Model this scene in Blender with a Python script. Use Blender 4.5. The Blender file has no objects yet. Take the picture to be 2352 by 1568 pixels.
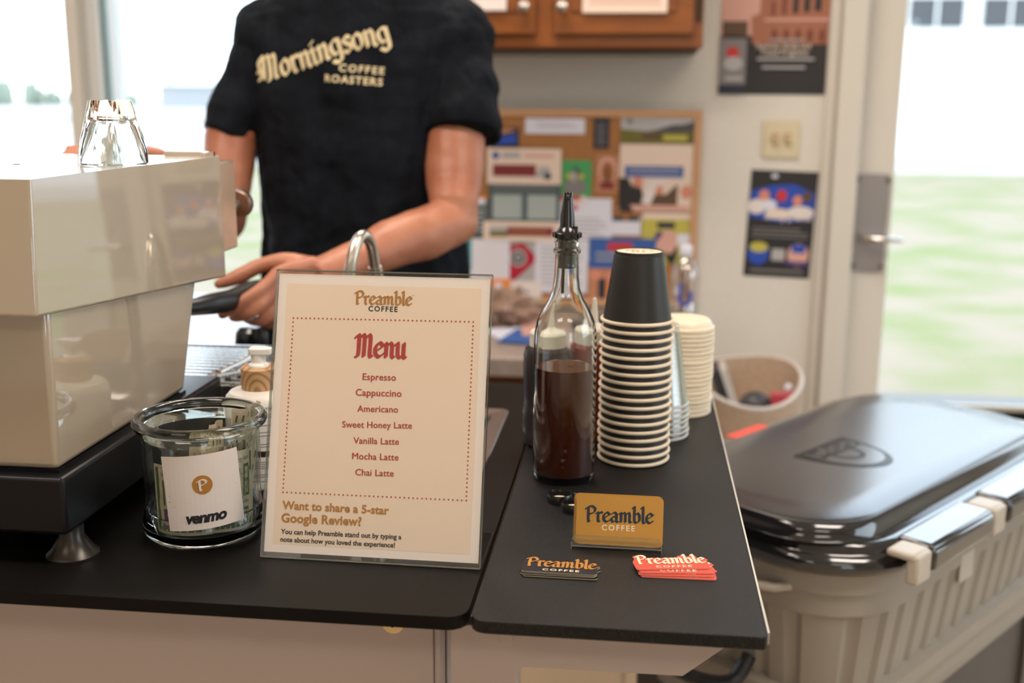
import bpy, math, random
from mathutils import Vector, Matrix, noise
from mathutils.bvhtree import BVHTree
R=random.Random(4)
# ------------------------------------------------------------------ camera
F=2546.;IW=2352;IH=1568;CZ=1.37;PT=math.radians(12.3);TH=math.radians(6.41);RO=math.radians(0.4)
FW=Vector((-math.sin(TH)*math.cos(PT),math.cos(TH)*math.cos(PT),-math.sin(PT)))
r0=Vector((math.cos(TH),math.sin(TH),0)); u0=r0.cross(FW)
RT=math.cos(RO)*r0+math.sin(RO)*u0; UP=RT.cross(FW)
CAM=Vector((0,0,CZ))
cd=bpy.data.cameras.new('camera'); cam=bpy.data.objects.new('camera',cd); bpy.context.scene.collection.objects.link(cam)
m=Matrix((RT,UP,-FW)).transposed().to_4x4(); m.translation=CAM; cam.matrix_world=m
cd.sensor_width=36; cd.lens=F/IW*36; cd.clip_start=.02; cd.clip_end=2000
cd.dof.use_dof=True; cd.dof.focus_distance=1.13; cd.dof.aperture_fstop=3.4
SC=bpy.context.scene; SC.camera=cam
SC.view_settings.view_transform='Standard'; SC.view_settings.look='None'; SC.view_settings.gamma=1
SC.cycles.transparent_max_bounces=32; SC.view_settings.use_curve_mapping=False; SC.view_settings.exposure=0.0
# ------------------------------------------------------------------ sky, sun, added room fill
w=bpy.data.worlds.new('sky'); SC.world=w; w.use_nodes=True; nt=w.node_tree
bg=nt.nodes['Background']; bg.inputs['Strength'].default_value=4.5
tc=nt.nodes.new('ShaderNodeTexCoord'); sp=nt.nodes.new('ShaderNodeSeparateXYZ'); rp=nt.nodes.new('ShaderNodeValToRGB')
nt.links.new(tc.outputs['Generated'],sp.inputs[0]); nt.links.new(sp.outputs['Z'],rp.inputs[0]); nt.links.new(rp.outputs[0],bg.inputs['Color'])
rp.color_ramp.elements[0].color=(.84,.92,1,1); rp.color_ramp.elements[0].position=.0
rp.color_ramp.elements[1].color=(.62,.78,1,1); rp.color_ramp.elements[1].position=.9
sd=bpy.data.lights.new('sun','SUN'); sd.energy=1.6; sd.angle=.01; sd.color=(1,.96,.9)
so=bpy.data.objects.new('sun',sd); SC.collection.objects.link(so)
so.rotation_euler=Vector((-.55,-.25,.8)).to_track_quat('Z','Y').to_euler()
LIGHTS=[(-1.2,-1.3),(1.0,-1.3),(-1.2,.75),(1.0,.75),(-.4,2.35)]
LP=[12,12,33,33,28]; LCOL=(1,.88,.775)
WINL=70      # daylight entering at the shop windows behind the viewer
# ------------------------------------------------------------------ helpers
COL=SC.collection
def ray(px,py): return FW+RT*((px-IW/2)/F)-UP*((py-IH/2)/F)
def PZ(px,py,z): r=ray(px,py); return CAM+r*((z-CZ)/r.z)
def PY(px,py,y): r=ray(px,py); return CAM+r*(y/r.y)
def PX(px,py,x): r=ray(px,py); return CAM+r*(x/r.x)
def PP(px,py,O,N): r=ray(px,py); return CAM+r*((O-CAM).dot(N)/r.dot(N))
def lin(c): return tuple((x/255/12.92 if x/255<=.04045 else ((x/255+.055)/1.055)**2.4) for x in c)
M={}
def mat(name,col,rough=.5,metal=0,coat=0,spec=.5,trans=0,ior=1.5,srgb=False,**k):
    if srgb: col=lin(col)
    mt=bpy.data.materials.new(name); mt.use_nodes=True; p=mt.node_tree.nodes['Principled BSDF']
    p.inputs['Base Color'].default_value=(*col,1); p.inputs['Roughness'].default_value=rough; p.inputs['Metallic'].default_value=metal
    p.inputs['Coat Weight'].default_value=coat; p.inputs['Specular IOR Level'].default_value=spec
    p.inputs['Transmission Weight'].default_value=trans; p.inputs['IOR'].default_value=ior
    if 'coatr' in k: p.inputs['Coat Roughness'].default_value=k['coatr']
    if 'sub' in k: p.inputs['Subsurface Weight'].default_value=k['sub']; p.inputs['Subsurface Radius'].default_value=k.get('subr',(.01,.004,.002))
    M[name]=mt; return mt
def tex(mt,kind,scale,c1,c2,p0=.3,p1=.7,stretch=(1,1,1),bump=0,dist=.002,rough=None,detail=4,distort=0,coord='Object',base=True):
    nt=mt.node_tree; N=nt.nodes; L=nt.links; p=N['Principled BSDF']
    tc=N.new('ShaderNodeTexCoord'); mp=N.new('ShaderNodeMapping'); L.new(tc.outputs[coord],mp.inputs[0]); mp.inputs['Scale'].default_value=stretch
    t=N.new({'noise':'ShaderNodeTexNoise','wave':'ShaderNodeTexWave','vor':'ShaderNodeTexVoronoi'}[kind]); L.new(mp.outputs[0],t.inputs['Vector'])
    t.inputs['Scale'].default_value=scale
    if kind=='noise': t.inputs['Detail'].default_value=detail; t.inputs['Distortion'].default_value=distort
    if kind=='wave': t.inputs['Distortion'].default_value=distort; t.inputs['Detail'].default_value=2
    out=t.outputs['Distance'] if kind=='vor' else t.outputs['Fac']
    if base:
        r=N.new('ShaderNodeValToRGB'); L.new(out,r.inputs[0]); e=r.color_ramp.elements
        e[0].position=p0;e[1].position=p1;e[0].color=(*c1,1);e[1].color=(*c2,1); L.new(r.outputs[0],p.inputs['Base Color'])
    if bump:
        b=N.new('ShaderNodeBump'); b.inputs['Strength'].default_value=bump; b.inputs['Distance'].default_value=dist; L.new(out,b.inputs['Height']); L.new(b.outputs[0],p.inputs['Normal'])
    if rough:
        q=N.new('ShaderNodeMapRange'); q.inputs['To Min'].default_value=rough[0]; q.inputs['To Max'].default_value=rough[1]; L.new(out,q.inputs['Value']); L.new(q.outputs[0],p.inputs['Roughness'])
    return mt
def thin(name,col=(1,1,1),rough=0.0,ior=1.5,extra=0.0):     # thin clear sheet: lets light straight through, mirrors by Fresnel
    mt=bpy.data.materials.new(name); mt.use_nodes=True; nt=mt.node_tree; N=nt.nodes; L=nt.links; N.remove(N['Principled BSDF'])
    a=N.new('ShaderNodeBsdfTransparent'); a.inputs[0].default_value=(*col,1); g=N.new('ShaderNodeBsdfGlossy'); g.inputs['Roughness'].default_value=rough
    f=N.new('ShaderNodeLayerWeight'); f.inputs[0].default_value=.5; x=N.new('ShaderNodeMixShader')   # Schlick, same from both sides
    pw=N.new('ShaderNodeMath'); pw.operation='POWER'; pw.inputs[1].default_value=5; L.new(f.outputs['Facing'],pw.inputs[0])
    ma=N.new('ShaderNodeMath'); ma.operation='MULTIPLY_ADD'; ma.inputs[1].default_value=.95-extra; ma.inputs[2].default_value=.04+extra; L.new(pw.outputs[0],ma.inputs[0]); fo=ma.outputs[0]
    L.new(fo,x.inputs[0]);L.new(a.outputs[0],x.inputs[1]);L.new(g.outputs[0],x.inputs[2]);L.new(x.outputs[0],N['Material Output'].inputs[0])
    M[name]=mt; return mt
def tag(o,label=None,cat=None,group=None,kind=None):
    if label: o['label']=label
    if cat: o['category']=cat
    if group: o['group']=group
    if kind: o['kind']=kind
    return o
def thing(name,label,cat,loc=(0,0,0),rz=0,group=None):
    o=bpy.data.objects.new(name,None); COL.objects.link(o); o.location=loc; o.rotation_euler=(0,0,rz); o.empty_display_size=.02
    o['_l']=1; return tag(o,label,cat,group)
def rootmat(o):
    while o.parent: o=o.parent
    return Matrix.Translation(o.location)@o.rotation_euler.to_matrix().to_4x4()
def rrect(hx,hy,r,n=8,cx=0,cy=0,sub=1):
    P=[]
    for k,(sx,sy) in enumerate(((1,-1),(1,1),(-1,1),(-1,-1))):
        for i in range(n+1):
            a=math.radians(-90+90*k+90*i/n); P.append((cx+sx*(hx-r)+r*math.cos(a),cy+sy*(hy-r)+r*math.sin(a),math.cos(a),math.sin(a)))
    if sub>1:
        Q=[]
        for i in range(len(P)):
            a=P[i];b=P[(i+1)%len(P)]; d=math.hypot(a[0]-b[0],a[1]-b[1]); k=max(1,int(d/sub*1000)) if sub>1 else 1
            for j in range(k):
                t=j/k; Q.append(tuple(a[q]*(1-t)+b[q]*t for q in range(4)))
        P=Q
    return P
def smoothpath(P,k=5,closed=False):
    P=[Vector(p) for p in P]; n=len(P); out=[]
    for i in range(n-1):
        a=P[max(i-1,0)];b=P[i];c=P[i+1];d=P[min(i+2,n-1)]
        for j in range(k):
            t=j/k; out.append(.5*((2*b)+(c-a)*t+(2*a-5*b+4*c-d)*t*t+(3*b-a-3*c+d)*t**3))
    out.append(P[-1]); return out
def hull(pts):
    pts=sorted(set(pts)); 
    def half(ps):
        h=[]
        for p in ps:
            while len(h)>1 and (h[-1][0]-h[-2][0])*(p[1]-h[-2][1])-(h[-1][1]-h[-2][1])*(p[0]-h[-2][0])<=0: h.pop()
            h.append(p)
        return h[:-1]
    return half(pts)+half(pts[::-1])
GL={ # broad-nib letters: advance, strokes (x-height 1)
'P':(.95,[[(.0,1.3),(.22,1.52),(.58,1.6),(.85,1.35),(.78,1.0),(.42,.78),(.3,.8)],[(.24,1.5),(.24,.12),(.36,0)]]),
'r':(.6,[[(.0,.86),(.15,.98),(.18,.8),(.18,.12),(.3,0)],[(.2,.72),(.4,1.0),(.55,.9)]]),
'e':(.7,[[(.62,.2),(.38,0),(.12,.2),(.1,.65),(.35,1.0),(.6,.76),(.2,.45)]]),
'a':(.8,[[(.12,.85),(.35,1.0),(.55,.8),(.55,.12),(.7,0)],[(.5,.58),(.2,.5),(.1,.25),(.25,0),(.52,.22)]]),
'm':(1.2,[[(0,.86),(.13,.98),(.17,.8),(.17,.02)],[(.18,.72),(.4,1.0),(.55,.82),(.55,.02)],[(.56,.72),(.8,1.0),(.94,.82),(.94,.12),(1.08,0)]]),
'b':(.78,[[(.04,1.5),(.18,1.58),(.18,.2),(.38,0),(.62,.2),(.62,.75),(.44,1.0),(.2,.72)]]),
'l':(.42,[[(.04,1.5),(.18,1.58),(.18,.15),(.34,0)]]),
'M':(1.35,[[(0,1.3),(.18,1.5),(.24,1.3),(.22,.1),(.06,-.02)],[(.24,1.2),(.5,1.52),(.64,1.3),(.62,0)],[(.66,1.2),(.92,1.52),(1.06,1.3),(1.05,.12),(1.2,0)]]),
'n':(.84,[[(0,.86),(.13,.98),(.17,.8),(.17,.02)],[(.18,.72),(.42,1.0),(.58,.82),(.58,.12),(.72,0)]]),
'u':(.84,[[(.02,.9),(.15,1.0),(.17,.2),(.36,0),(.58,.25)],[(.58,1.0),(.58,.12),(.72,0)]]),
'o':(.76,[[(.34,1.0),(.1,.75),(.1,.25),(.34,0),(.6,.25),(.6,.75),(.34,1.0)]]),
'i':(.42,[[(0,.86),(.14,1.0),(.17,.15),(.32,0)],[(.1,1.3),(.24,1.42)]]),
'g':(.8,[[(.58,.95),(.34,1.0),(.1,.78),(.1,.35),(.3,.12),(.58,.3)],[(.58,1.0),(.6,-.2),(.36,-.42),(.08,-.26)]]),
's':(.62,[[(.52,.88),(.3,1.0),(.1,.8),(.28,.56),(.48,.4),(.48,.16),(.25,0),(.04,.14)]]),
'W':(1.7,[[(.0,.05),(.22,.1),(.3,.6),(.2,1.2),(.5,1.5)],[(.25,.95),(.5,1.5),(.62,1.3),(.5,.05)],[(.6,1.2),(.9,1.5),(1.02,1.3),(.92,.05),(.75,-.1)],[(1.0,1.2),(1.3,1.5),(1.42,1.3),(1.3,.12),(1.46,0)],[(-.05,.55),(.35,.62)]])}
class MB:
    def __init__(s): s.v=[];s.f=[];s.m=[];s.mats=[];s.sm=[]
    def mi(s,m):
        if m not in s.mats: s.mats.append(m)
        return s.mats.index(m)
    def add(s,V,Fs,m,sm=False):
        b=len(s.v); s.v+=[Vector(p) for p in V]; i=s.mi(m)
        for f in Fs: s.f.append([b+k for k in f]); s.m.append(i); s.sm.append(sm)
        return s
    def obox(s,c,X,Y,Z,m):
        c,X,Y,Z=map(Vector,(c,X,Y,Z))
        V=[c+X*a+Y*b+Z*d for d in (-1,1) for b in (-1,1) for a in (-1,1)]
        return s.add(V,[(0,2,3,1),(4,5,7,6),(0,1,5,4),(2,6,7,3),(0,4,6,2),(1,3,7,5)],m)
    def box(s,x0,y0,z0,x1,y1,z1,m): return s.obox(((x0+x1)/2,(y0+y1)/2,(z0+z1)/2),((x1-x0)/2,0,0),(0,(y1-y0)/2,0),(0,0,(z1-z0)/2),m)
    def prism(s,P,vec,m,cap=True):
        P=[Vector(p) for p in P]; n=len(P); vec=Vector(vec); V=P+[p+vec for p in P]
        Fs=[(i,(i+1)%n,n+(i+1)%n,n+i) for i in range(n)]
        if cap: Fs+=[tuple(range(n-1,-1,-1)),tuple(range(n,2*n))]
        return s.add(V,Fs,m)
    def loft(s,rings,m,cap0=True,cap1=True,sm=True,closed=True,capsm=False):
        n=len(rings[0]); V=[p for r in rings for p in r]; Fs=[]
        for k in range(len(rings)-1):
            mm=m if not isinstance(m,(list,tuple)) else m[k]
            fs=[]
            for i in range(n if closed else n-1):
                j=(i+1)%n; fs.append((k*n+i,k*n+j,(k+1)*n+j,(k+1)*n+i))
            Fs.append((mm,fs))
        b=len(s.v); s.v+=[Vector(p) for p in V]
        for mm,fs in Fs:
            i=s.mi(mm)
            for f in fs: s.f.append([b+k for k in f]); s.m.append(i); s.sm.append(sm)
        m0=m if not isinstance(m,(list,tuple)) else m[0]; m1=m if not isinstance(m,(list,tuple)) else m[-1]
        if cap0: s.f.append([b+k for k in range(n-1,-1,-1)]); s.m.append(s.mi(m0)); s.sm.append(capsm)
        if cap1: q=b+(len(rings)-1)*n; s.f.append([q+k for k in range(n)]); s.m.append(s.mi(m1)); s.sm.append(capsm)
        return s
    def lathe(s,prof,c,m,n=48,cap0=True,cap1=True,squash=1):
        rings=[[(c[0]+r*math.cos(2*math.pi*i/n),c[1]+r*squash*math.sin(2*math.pi*i/n),c[2]+z) for i in range(n)] for r,z in prof]
        return s.loft(rings,m,cap0,cap1)
    def tube(s,P,r,m,n=12,cap=True,flat=None):
        P=[Vector(p) for p in P]; k=len(P); rr=r if isinstance(r,(list,tuple)) else [r]*k
        T=[(P[min(i+1,k-1)]-P[max(i-1,0)]).normalized() for i in range(k)]
        a=Vector((0,0,1)) if abs(T[0].z)<.9 else Vector((1,0,0)); X=(a-T[0]*a.dot(T[0])).normalized(); rings=[]
        for i in range(k):
            X=(X-T[i]*X.dot(T[i])).normalized(); Y=T[i].cross(X)
            rx=ry=rr[i]
            if isinstance(rr[i],tuple): rx,ry=rr[i]
            rings.append([P[i]+X*rx*math.cos(2*math.pi*j/n)+Y*ry*math.sin(2*math.pi*j/n) for j in range(n)])
        return s.loft(rings,m,cap,cap)
    def ball(s,c,r,m,n=16,ry=None,rz=None):
        ry=ry or r; rz=rz or r; c=Vector(c)
        rings=[[c+Vector((r*math.sin(t)*math.cos(2*math.pi*i/n),ry*math.sin(t)*math.sin(2*math.pi*i/n),-rz*math.cos(t))) for i in range(n)] for t in [math.pi*(k+.02 if k==0 else (k-.02 if k==n//2 else k))/(n//2) for k in range(n//2+1)]]
        return s.loft(rings,m)
    # flat marks laid on a surface given by a function (u,v)->point
    def mark(s,fm,pts,m):
        P=[fm(u,v) for u,v in pts]; return s.add(P,[tuple(range(len(P)))],m)
    def mrect(s,fm,u0,v0,u1,v1,m,nu=1):
        for k in range(nu):
            a=u0+(u1-u0)*k/nu; b=u0+(u1-u0)*(k+1)/nu; s.mark(fm,[(a,v0),(b,v0),(b,v1),(a,v1)],m)
        return s
    def mell(s,fm,cu,cv,ru,rv,m,n=20,rot=0):
        return s.mark(fm,[(cu+ru*math.cos(t)*math.cos(rot)-rv*math.sin(t)*math.sin(rot),cv+ru*math.cos(t)*math.sin(rot)+rv*math.sin(t)*math.cos(rot)) for t in [2*math.pi*i/n for i in range(n)]],m)
    def mring(s,fm,cu,cv,r0,r1,m,n=32,a0=0,a1=360):
        for i in range(n):
            t0=math.radians(a0+(a1-a0)*i/n);t1=math.radians(a0+(a1-a0)*(i+1)/n)
            s.mark(fm,[(cu+r0*math.cos(t0),cv+r0*math.sin(t0)),(cu+r1*math.cos(t0),cv+r1*math.sin(t0)),(cu+r1*math.cos(t1),cv+r1*math.sin(t1)),(cu+r0*math.cos(t1),cv+r0*math.sin(t1))],m)
        return s
    def textm(s,fm,txt,u0,v0,width,m,h=None,bold=.0,space=1,shear=0,fn=None):
        V,Fs,W,Hc=textgeo(txt,bold,space,shear); k=width/W; kv=k if h is None else h/Hc
        P=[fm(*( (u0+x*k,v0+y*kv) if fn is None else fn(u0+x*k,v0+y*kv))) for x,y in V]; return s.add(P,Fs,m)
    def nib(s,fm,txt,u0,v0,width,m,h=None,nw=.115,ang=38,fn=None,gap=.0):
        adv=[GL[c][0]+gap for c in txt]; W=sum(adv)-.1; k=width/W; kv=(k*(.86 if len(txt)==8 else 1)) if h is None else h; v0=v0+nw*.6*kv
        nx,ny=nw*math.cos(math.radians(ang)),nw*math.sin(math.radians(ang)); tx,ty=-ny*.3,nx*.3; x=0
        for c,a in zip(txt,adv):
            cnt=0
            for st in GL[c][1]:
                P=smoothpath([(p[0],p[1],0) for p in st],4)
                for p,q in zip(P[:-1],P[1:]):
                    H=hull([(round(o.x+i*nx+j*tx+x,5),round(o.y+i*ny+j*ty,5)) for o in (p,q) for i in (-1,1) for j in (-1,1)])
                    pts=[(u0+a_*k,v0+b_*kv) for a_,b_ in H]
                    if fn: pts=[fn(*t) for t in pts]
                    Q=[fm(*t) for t in pts]; nn=(Q[1]-Q[0]).cross(Q[2]-Q[0]).normalized(); cnt+=1   # layered by hairs so strokes never coincide
                    nn*=((cnt*7)%24)*8e-6; s.add([q_+nn for q_ in Q],[tuple(range(len(Q)))],m)
            x+=a
        return s
    def build(s,name,parent=None,local=False,bevel=0,sharp=35,seg=2):
        me=bpy.data.meshes.new(name)
        V=s.v
        if parent is not None and not local:
            inv=rootmat(parent).inverted(); V=[inv@v for v in V]
        me.from_pydata([tuple(v) for v in V],[],s.f)
        for m in s.mats: me.materials.append(M[m])
        me.polygons.foreach_set('material_index',s.m); me.polygons.foreach_set('use_smooth',[True]*len(s.f) if any(s.sm) or bevel else [False]*len(s.f))
        if any(s.sm) or bevel: me.set_sharp_from_angle(angle=math.radians(sharp))
        me.update(); o=bpy.data.objects.new(name,me); COL.objects.link(o)
        if parent is not None: o.parent=parent
        if bevel:
            b=o.modifiers.new('bevel','BEVEL'); b.width=bevel; b.segments=seg; b.limit_method='ANGLE'; b.angle_limit=math.radians(40)
        return o
_tc={}
def textgeo(txt,bold=0,space=1,shear=0):
    key=(txt,bold,space,shear)
    if key in _tc: return _tc[key]
    c=bpy.data.curves.new('t','FONT'); c.body=txt; c.offset=bold; c.space_character=space; c.shear=shear; c.resolution_u=3
    o=bpy.data.objects.new('t',c); COL.objects.link(o); bpy.context.view_layer.update()
    me=o.evaluated_get(bpy.context.evaluated_depsgraph_get()).to_mesh()
    V=[(v.co.x,v.co.y) for v in me.vertices]; Fs=[tuple(p.vertices) for p in me.polygons]
    x0=min(v[0] for v in V); x1=max(v[0] for v in V); y1=max(v[1] for v in V)
    V=[(x-x0,y) for x,y in V]; bpy.data.objects.remove(o); bpy.data.curves.remove(c)
    _tc[key]=(V,Fs,x1-x0,y1); return _tc[key]
def plane(O,U,V,lift=0.0004):
    O,U,V=Vector(O),Vector(U).normalized(),Vector(V).normalized(); N=U.cross(V)
    def f(u,v,_l=lift): return O+U*u+V*v+N*_l
    f.O,f.U,f.V,f.N=O,U,V,N
    f.uv=lambda px,py:((PP(px,py,O,N)-O).dot(U),(PP(px,py,O,N)-O).dot(V))
    return f
def lift(f,l): 
    def g(u,v): return f(u,v)+f.N*l
    return g
def clone(o,parent=None):
    c=o.copy(); COL.objects.link(c); c.parent=parent
    for ch in list(o.children): clone(ch,c)
    return c
def struct(o): o['kind']='structure'; return o
# ------------------------------------------------------------------ materials
tex(mat('wall_paint',(.72,.68,.61),.75),'noise',60,(.69,.65,.58),(.72,.68,.61),bump=.05)
mat('trim_paint',(.66,.62,.55),.45)
tex(mat('ceiling_tile',(.8,.8,.78),.9),'noise',150,(.74,.74,.72),(.84,.84,.82))
fl=mat('floor_tile',(.5,.4,.3),.4); nt=fl.node_tree; bt=nt.nodes.new('ShaderNodeTexBrick'); tc=nt.nodes.new('ShaderNodeTexCoord')
nt.links.new(tc.outputs['Object'],bt.inputs['Vector']); bt.offset=0; bt.inputs['Scale'].default_value=1; bt.inputs['Brick Width'].default_value=.45; bt.inputs['Row Height'].default_value=.45
bt.inputs['Mortar Size'].default_value=.006; bt.inputs['Color1'].default_value=(.56,.43,.29,1); bt.inputs['Color2'].default_value=(.50,.38,.25,1); bt.inputs['Mortar'].default_value=(.33,.25,.17,1)
nt.links.new(bt.outputs['Color'],nt.nodes['Principled BSDF'].inputs['Base Color'])
def glint_speck(name,base,hi,thr,rough,bumpd):  # pale specks in the colour stand in for specular glints
    mt=mat(name,base,rough,spec=.12 if name=='black_laminate' else .25); tex(mt,'noise',1300,base,hi,thr,thr+.12,bump=.6,dist=bumpd,detail=2); return mt
glint_speck('black_laminate',(.004,.0035,.003),(.016,.014,.013),.64,.38,.0004)
glint_speck('black_pebbled',(.004,.0035,.0033),(.05,.05,.053),.58,.33,.0007)
mat('edge_band',(.5,.48,.42),.5)
mat('cart_white',(.46,.375,.335),.45)
mat('cream_enamel',(.39,.315,.23),.3,coat=1,coatr=.012,spec=.5); M['cream_enamel'].node_tree.nodes['Principled BSDF'].inputs['Coat IOR'].default_value=1.9
mat('enamel_top',(.80,.79,.76),.12,coat=.6,coatr=.03,spec=.6)  # top face of the cream machine, window light whitened into its colour
mat('black_metal',(.006,.006,.007),.3,spec=.25)
mat('foot_metal',(.05,.045,.04),.32,metal=.8)
mat('steel',(.62,.60,.57),.24,metal=1); tex(M['steel'],'noise',300,(0,0,0),(1,1,1),base=False,rough=(.18,.34),stretch=(1,1,.05))
mat('satin_steel',(.55,.49,.42),.28,metal=1)
mat('sink_steel',(.45,.43,.41),.3,metal=1)
mat('plate_metal',(.34,.31,.30),.42,metal=.8)
mat('brass',(.62,.50,.33),.35,metal=1)
mat('walnut',(.16,.06,.025),.35,coat=.3)
mat('black_rubber',(.01,.01,.011),.35)
mat('glass',(.96,.99,.97),.0,trans=1,ior=1.5)
mat('jar_glass',(.88,.95,.92),.0,trans=1,ior=1.45)
thin('thin_glass',(.985,.995,.99)); thin('jar_wall',(.955,.975,.962),extra=.02); thin('acrylic',(.985,.99,.985)); thin('acrylic_edge',(.80,.82,.80),rough=.15,extra=.22); thin('window_glass',(.97,.985,.98)); thin('clear_plastic',(.97,.975,.97),rough=.15,extra=.04)
thin('pet',(.93,.95,.97),rough=.05,extra=.26); thin('bottle_wall',(.93,.95,.93),extra=.02)
mat('menu_paper',(.84,.74,.68),.35,coat=.25,coatr=.05); mat('menu_peach',(.82,.65,.515),.35,coat=.25,coatr=.05)
mat('ink_red',(.42,.035,.03),.45); mat('ink_gold',(.42,.18,.028),.4); mat('ink_black',(.012,.013,.016),.5)
mat('card_gold',(.43,.215,.035),.35); mat('ink_navy',(.008,.02,.03),.45); mat('ink_cream',(.75,.6,.42),.5)
mat('sticker_black',(.007,.01,.016),.3); mat('sticker_red',(.62,.075,.05),.35); mat('sticker_edge',(.5,.42,.3),.6); mat('pink_edge',(.72,.33,.25),.6)
mat('paper_white',(.74,.66,.61),.7); mat('bill_tan',(.54,.44,.30),.8); mat('bill_green',(.09,.13,.065),.8); mat('bill_purple',(.16,.055,.16),.8); mat('bill_mid',(.3,.3,.19),.8)
tex(M['bill_tan'],'noise',120,(.44,.38,.26),(.60,.50,.36),detail=6)
mat('soap_white',(.76,.72,.65),.3); tex(mat('light_wood',(.55,.32,.15),.5),'wave',62,(.36,.19,.08),(.58,.35,.17),.05,.6,distort=.8,stretch=(1,.2,.65))
for n_ in M['light_wood'].node_tree.nodes:
    if n_.type=='TEX_WAVE': n_.wave_type='RINGS'; n_.rings_direction='SPHERICAL'
    if n_.type=='MAPPING': n_.inputs['Location'].default_value=(-.004,.0,-.112*.65)
mat('clear_rim',(.85,.85,.82),.15,trans=.6,ior=1.3)
0; mat('label_brown',(.03,.012,.01),.5); mat('pump_white',(.82,.79,.74),.2)
mat('syrup',(.075,.013,.005),.15,spec=.15); mat('syrup_top',(.13,.045,.018),.1,spec=.5); mat('sauce_dark',(.020,.013,.014),.3,coat=.2); mat('sauce_red',(.16,.012,.008),.35); mat('frost_cap',(.62,.57,.48),.4,sub=.1)
mat('black_plastic',(.008,.008,.008),.18,coat=.3); 
mat('cup_black',(.018,.016,.013),.42,spec=.4); mat('cup_cream',(.74,.62,.46),.5); mat('lid_white',(.78,.68,.52),.35,sub=.2,subr=(.02,.015,.01))
mat('skin',(.50,.215,.125),.45,sub=.12); tex(M['skin'],'noise',14,(.37,.125,.065),(.49,.21,.12),.35,.7,bump=.12,dist=.002,detail=6,base=True)
mat('shirt',(.010,.012,.017),.85,spec=.12); tex(M['shirt'],'noise',5,(.0045,.0055,.008),(.009,.011,.016),.3,.7,stretch=(4,4,1),bump=.7,dist=.015,detail=3,distort=.4); 0
mat('shirt_print',(.72,.60,.36),.8); mat('jeans',(.02,.035,.07),.85); mat('hair',(.06,.03,.015),.6); mat('eye',(.8,.8,.8),.1); mat('shoe',(.02,.02,.02),.5)
wd=mat('cabinet_wood',(.35,.12,.03),.3,coat=.25,coatr=.15); tex(wd,'noise',3,(.20,.062,.013),(.28,.085,.016),.3,.7,stretch=(1,4,9),detail=6,distort=1.2)
mat('worktop_laminate',(.36,.29,.25),.25); tex(M['worktop_laminate'],'noise',25,(.33,.26,.22),(.42,.34,.29))
tex(mat('cork',(.42,.2,.08),.9),'noise',220,(.32,.135,.04),(.43,.20,.075),bump=.3); mat('cork_frame',(.56,.31,.16),.5)
mat('knob_metal',(.55,.52,.48),.25,metal=1); mat('hinge_dark',(.05,.03,.015),.4,metal=.6); mat('ivory',(.66,.57,.38),.4)
mat('cooler_black',(.012,.012,.014),.12,coat=.9,coatr=.06,spec=.6); mat('cooler_lid',(.024,.024,.030),.24,spec=.8,coat=.5,coatr=.2); mat('cooler_body',(.30,.262,.215),.5); mat('cooler_cream',(.46,.41,.34),.35); mat('stand_dark',(.07,.06,.05),.5); mat('red_label',(.75,.1,.07),.4)
tex(mat('canvas',(.5,.36,.25),.8),'noise',90,(.45,.32,.22),(.55,.41,.3),bump=.2); mat('dark_grey',(.05,.05,.055),.4); mat('pale_grey',(.6,.56,.52),.5); mat('pink_red',(.6,.08,.12),.4)
mat('frame_grey',(.62,.63,.61),.5); mat('frame_green',(.16,.23,.22),.5)
tex(mat('grass',(.2,.3,.1),.95),'noise',1.1,(.27,.215,.15),(.155,.185,.05),.40,.66,detail=8,coord='Object')
mat('concrete',(.17,.16,.155),.9); mat('apron',(.42,.39,.36),.9); mat('far_tan',(.26,.235,.19),.95); mat('hangar_white',(.82,.82,.8),.6); mat('pane_grey',(.06,.065,.075),.5); mat('far_hedge',(.24,.28,.22),.95); mat('far_blue',(.33,.34,.35),.8)  # distant foliage colour is paled in place of haze
def pm(name,r,g,b,rough=.6):
    if name not in M: mat(name,(r,g,b),rough,srgb=True)
    return name
# ------------------------------------------------------------------ room
RX0,RX1,RY0,RY1,RH=-3.6,3.6,-3.0,3.3,2.75
struct(MB().box(RX0-.1,RY0-.1,-.1,RX1+.1,RY1+.12,0,'floor_tile').build('floor'))
struct(MB().box(RX0-.1,RY0-.1,RH,RX1+.1,RY1+.15,RH+.1,'ceiling_tile').build('ceiling'))
# back wall: window left (x<-.78), solid, door right (x>.66)
WX1=-.78; DX0=.60; DX1=1.66
def holed(rects,y0,y1,m,name,axis='y'):
    b=MB()
    for (a0,z0,a1,z1) in rects:
        if axis=='y': b.box(a0,y0,z0,a1,y1,z1,m)
        else: b.box(y0,a0,z0,y1,a1,z1,m)
    return struct(b.build(name))
holed([(RX0,0,-3.3,RH),(-3.3,0,WX1,.72),(-3.3,2.55,WX1,RH),(WX1,0,DX0,RH),(DX0,2.35,3.2,RH),(DX1+.02,0,DX1+.1,2.35),(3.2,0,RX1,RH)],RY1,RY1+.12,'wall_paint','wall_back')
holed([(RY0,0,RY1,RH)],RX0-.1,RX0,'wall_paint','wall_left','x')
holed([(RY0,0,-.2,RH),(-.2,0,2.2,.5),(-.2,2.4,2.2,RH),(2.2,0,RY1,RH)],RX1,RX1+.1,'wall_paint','wall_right','x')
holed([(RX0,0,1.1,RH),(1.1,0,2.3,1.0),(1.1,2.1,2.3,RH),(2.3,0,RX1,RH)],RY0-.1,RY0,'wall_paint','wall_front')
def window(name,boxes,fm,g):
    b=MB()
    for q in boxes: b.box(*q,fm)
    o=struct(b.build(name)); gg=MB().box(*g,'window_glass').build('pane',o,local=True); return o
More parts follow.
